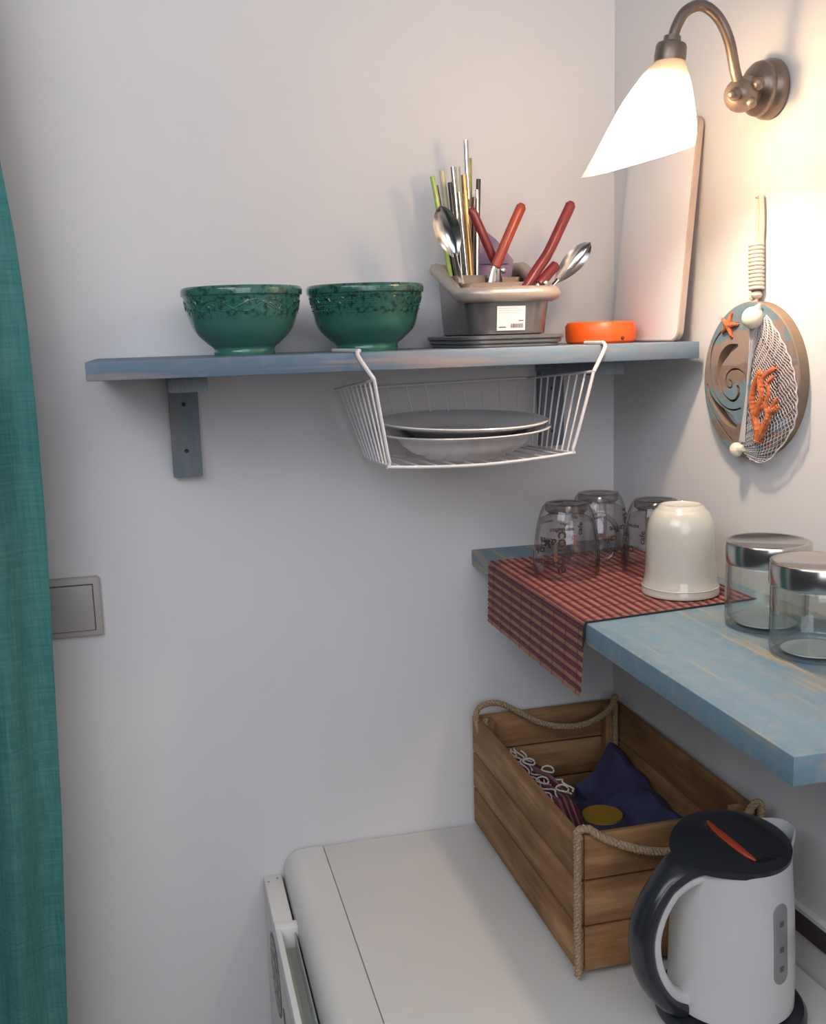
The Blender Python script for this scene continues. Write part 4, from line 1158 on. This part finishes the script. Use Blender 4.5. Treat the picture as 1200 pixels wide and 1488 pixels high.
a.add(vs, fs); lid = a.build('lid', kd, t, local=True, sharp=50)
a = M(); P = spline([V(-.0090, .030, .1975), V(-.0120, .012, .1950), V(-.0130, -.010, .1920), V(-.0120, -.028, .1895), V(-.0085, -.042, .1865)], 8)
a.tube(P, [.0012+.0040*math.sin(PI*i/(len(P)-1)) for i in range(len(P))], 10, flat=(.8, 1.0), up=(0, 0, 1))
a.build('release_button', simple('red_orange_plastic', (.42, .055, .02), .35), lid, local=True)
# handle
hp = spline([V(-.040, 0, .178), V(-.068, 0, .1765), V(-.091, 0, .163), V(-.108, 0, .142), V(-.117, 0, .115), V(-.1145, 0, .085), V(-.103, 0, .058), V(-.086, 0, .037), V(-.064, 0, .023)], 8)
k = len(hp)
wds = [.0155+.010*max(0, 1-i/16)**1 - .004*max(0, (i-k+16)/16) for i in range(k)]
a = M()
def band(a, P, half, thick, inward, mi=0):
    n2 = 16; loops = []
    for i, p in enumerate(P):
        tgt = (P[min(i+1, len(P)-1)]-P[max(i-1, 0)]).normalized(); nn = V(tgt.z, 0, -tgt.x)   # points inwards
        if nn.dot(V(-.055, 0, .10)-p) < 0: nn = -nn
        c_ = p+nn*inward[i] if isinstance(inward, list) else p+nn*inward
        L = []
        for j in range(n2):
            th = 2*PI*j/n2; cx_ = math.copysign(abs(math.cos(th))**.7, math.cos(th)); sx_ = math.copysign(abs(math.sin(th))**.7, math.sin(th))
            L.append(c_+nn*(thick[i]*cx_)+V(0, half[i]*sx_, 0))
        loops.append(L)
    loft(a, loops, True, True)
band(a, hp, wds, [.0095]*k, 0.0); hnd = a.build('handle', kd, t, local=True)
a = M(); band(a, hp[2:-1], [w_*.93 for w_ in wds[2:-1]], [.0065]*(k-3), .0105); a.build('handle_liner', kw, hnd, local=True)
# gauge
GP = simple('gauge_print', (.11, .11, .11), .5)
gm = simple('smoky_gauge_window', (.27, .27, .27), .15, var=.05); a = M()
def gp(u_, z_, off):
    r_ = krad(z_)+off; th = R(-83)+u_/r_; return V(r_*math.cos(th), r_*math.sin(th), z_)
out_ = rrect(-.0100, .0100, .064, .146, .0095, 6); n_ = len(out_)
rings_ = []
for off, sc in ((-.0005, 1.0), (.0010, 1.0), (.0014, .9)):
    rings_.append([gp(u_*sc, .105+(z_-.105)*(1-(1-sc)*.2), off) for u_, z_ in out_])
nn_ = 6
for s_ in (.66, .33, .03): rings_.append([gp(u_*s_, .105+(z_-.105)*(.985-.05*(1-s_)), .0014) for u_, z_ in out_])
loft(a, rings_, False, True); gw = a.build('water_gauge', gm, body, local=True)
for zc in (.080, .100, .126):
    a = M()
    for dz in (-.0014, .0014):
        for du in (0,):
            wv = .0028
            a.add([gp(du-wv, zc+dz-.0014, .0017), gp(du+wv, zc+dz-.0014, .0017), gp(du+wv, zc+dz+.0014, .0017), gp(du-wv, zc+dz+.0014, .0017)], [(0, 1, 2, 3)])
    a.build('gauge_mark', GP, gw, local=True)

# ------------------------------------------------------------------ light switch
ivm = simple('ivory_plastic', (.44, .41, .385), .4, var=.03)
t = thing('light_switch', 'square ivory light switch on the back wall, half covered by the curtain', 'switch', (-.7755, 0, 1.2395))
a = M(); a.box((-.8165, -.010, 1.1985), (-.7355, -.0003, 1.2795), .004, seg=3); a.build('switch_frame', ivm, t)
a = M(); a.box((-.8075, -.0106, 1.2070), (-.7445, -.0088, 1.2700), .0006); fr = a.build('rocker_gap', simple('gap_dark', (.04, .035, .035), .8), t)
a = M(); a.box((-.8065, -.0135, 1.2080), (-.7455, -.0090, 1.2690), .0015, seg=3); a.build('rocker', simple('ivory_rocker', (.41, .395, .365), .35, var=.04), t)

# ------------------------------------------------------------------ curtain
cm_ = fabric('teal_cotton', (.038, .160, .155), (.085, .240, .225))
a = M(); nz, nx = 70, 90; vs = []; fs = []
def edge(z_):
    pr = [(0, -.835), (.70, -.8145), (1.0, -.797), (1.36, -.7845), (1.50, -.7835), (1.62, -.785), (1.70, -.789), (1.785, -.7975), (2.35, -.85)]
    for (z0, e0), (z1, e1) in zip(pr, pr[1:]):
        if z0 <= z_ <= z1: return e0+(e1-e0)*(z_-z0)/(z1-z0)
    return pr[-1][1]
for layer in (0, .0012):
    for i in range(nz+1):
        z_ = .03+2.30*i/nz
        for j in range(nx+1):
            s_ = j/nx; x_ = edge(z_)-.62*s_
            amp = .016*min(1, s_*9+.15)
            y_ = -.125+amp*math.sin(s_*52+.5*math.sin(z_*2))+.006*math.sin(s_*23+z_*1.5)+layer
            vs.append(V(x_, y_, z_))
n1 = (nz+1)*(nx+1)
for i in range(nz):
    for j in range(nx):
        A = i*(nx+1)+j; B = A+nx+1; fs.append((A, A+1, B+1, B)); fs.append((n1+A, n1+B, n1+B+1, n1+A+1))
for i in range(nz):
    A = i*(nx+1); B = A+nx+1; fs.append((A, B, n1+B, n1+A))
t = thing('curtain', 'teal green cotton curtain hanging at the left beside the light switch', 'curtain', (-1.1, -.125, .03))
a.add(vs, fs); a.build('curtain_cloth', cm_, t)
a = M(); a.tube([V(-1.65, -.125, 2.345), V(-.70, -.125, 2.345)], .011, 12); a.ball((-.69, -.125, 2.345), .018, 12); a.build('curtain_rod', MAT['brass'], t)
for x_ in (-1.55, -.76):
    a = M(); a.tube([V(x_, -.0005, 2.345), V(x_, -.125, 2.345)], .006, 8); a.build('rod_holder', MAT['brass'], t)
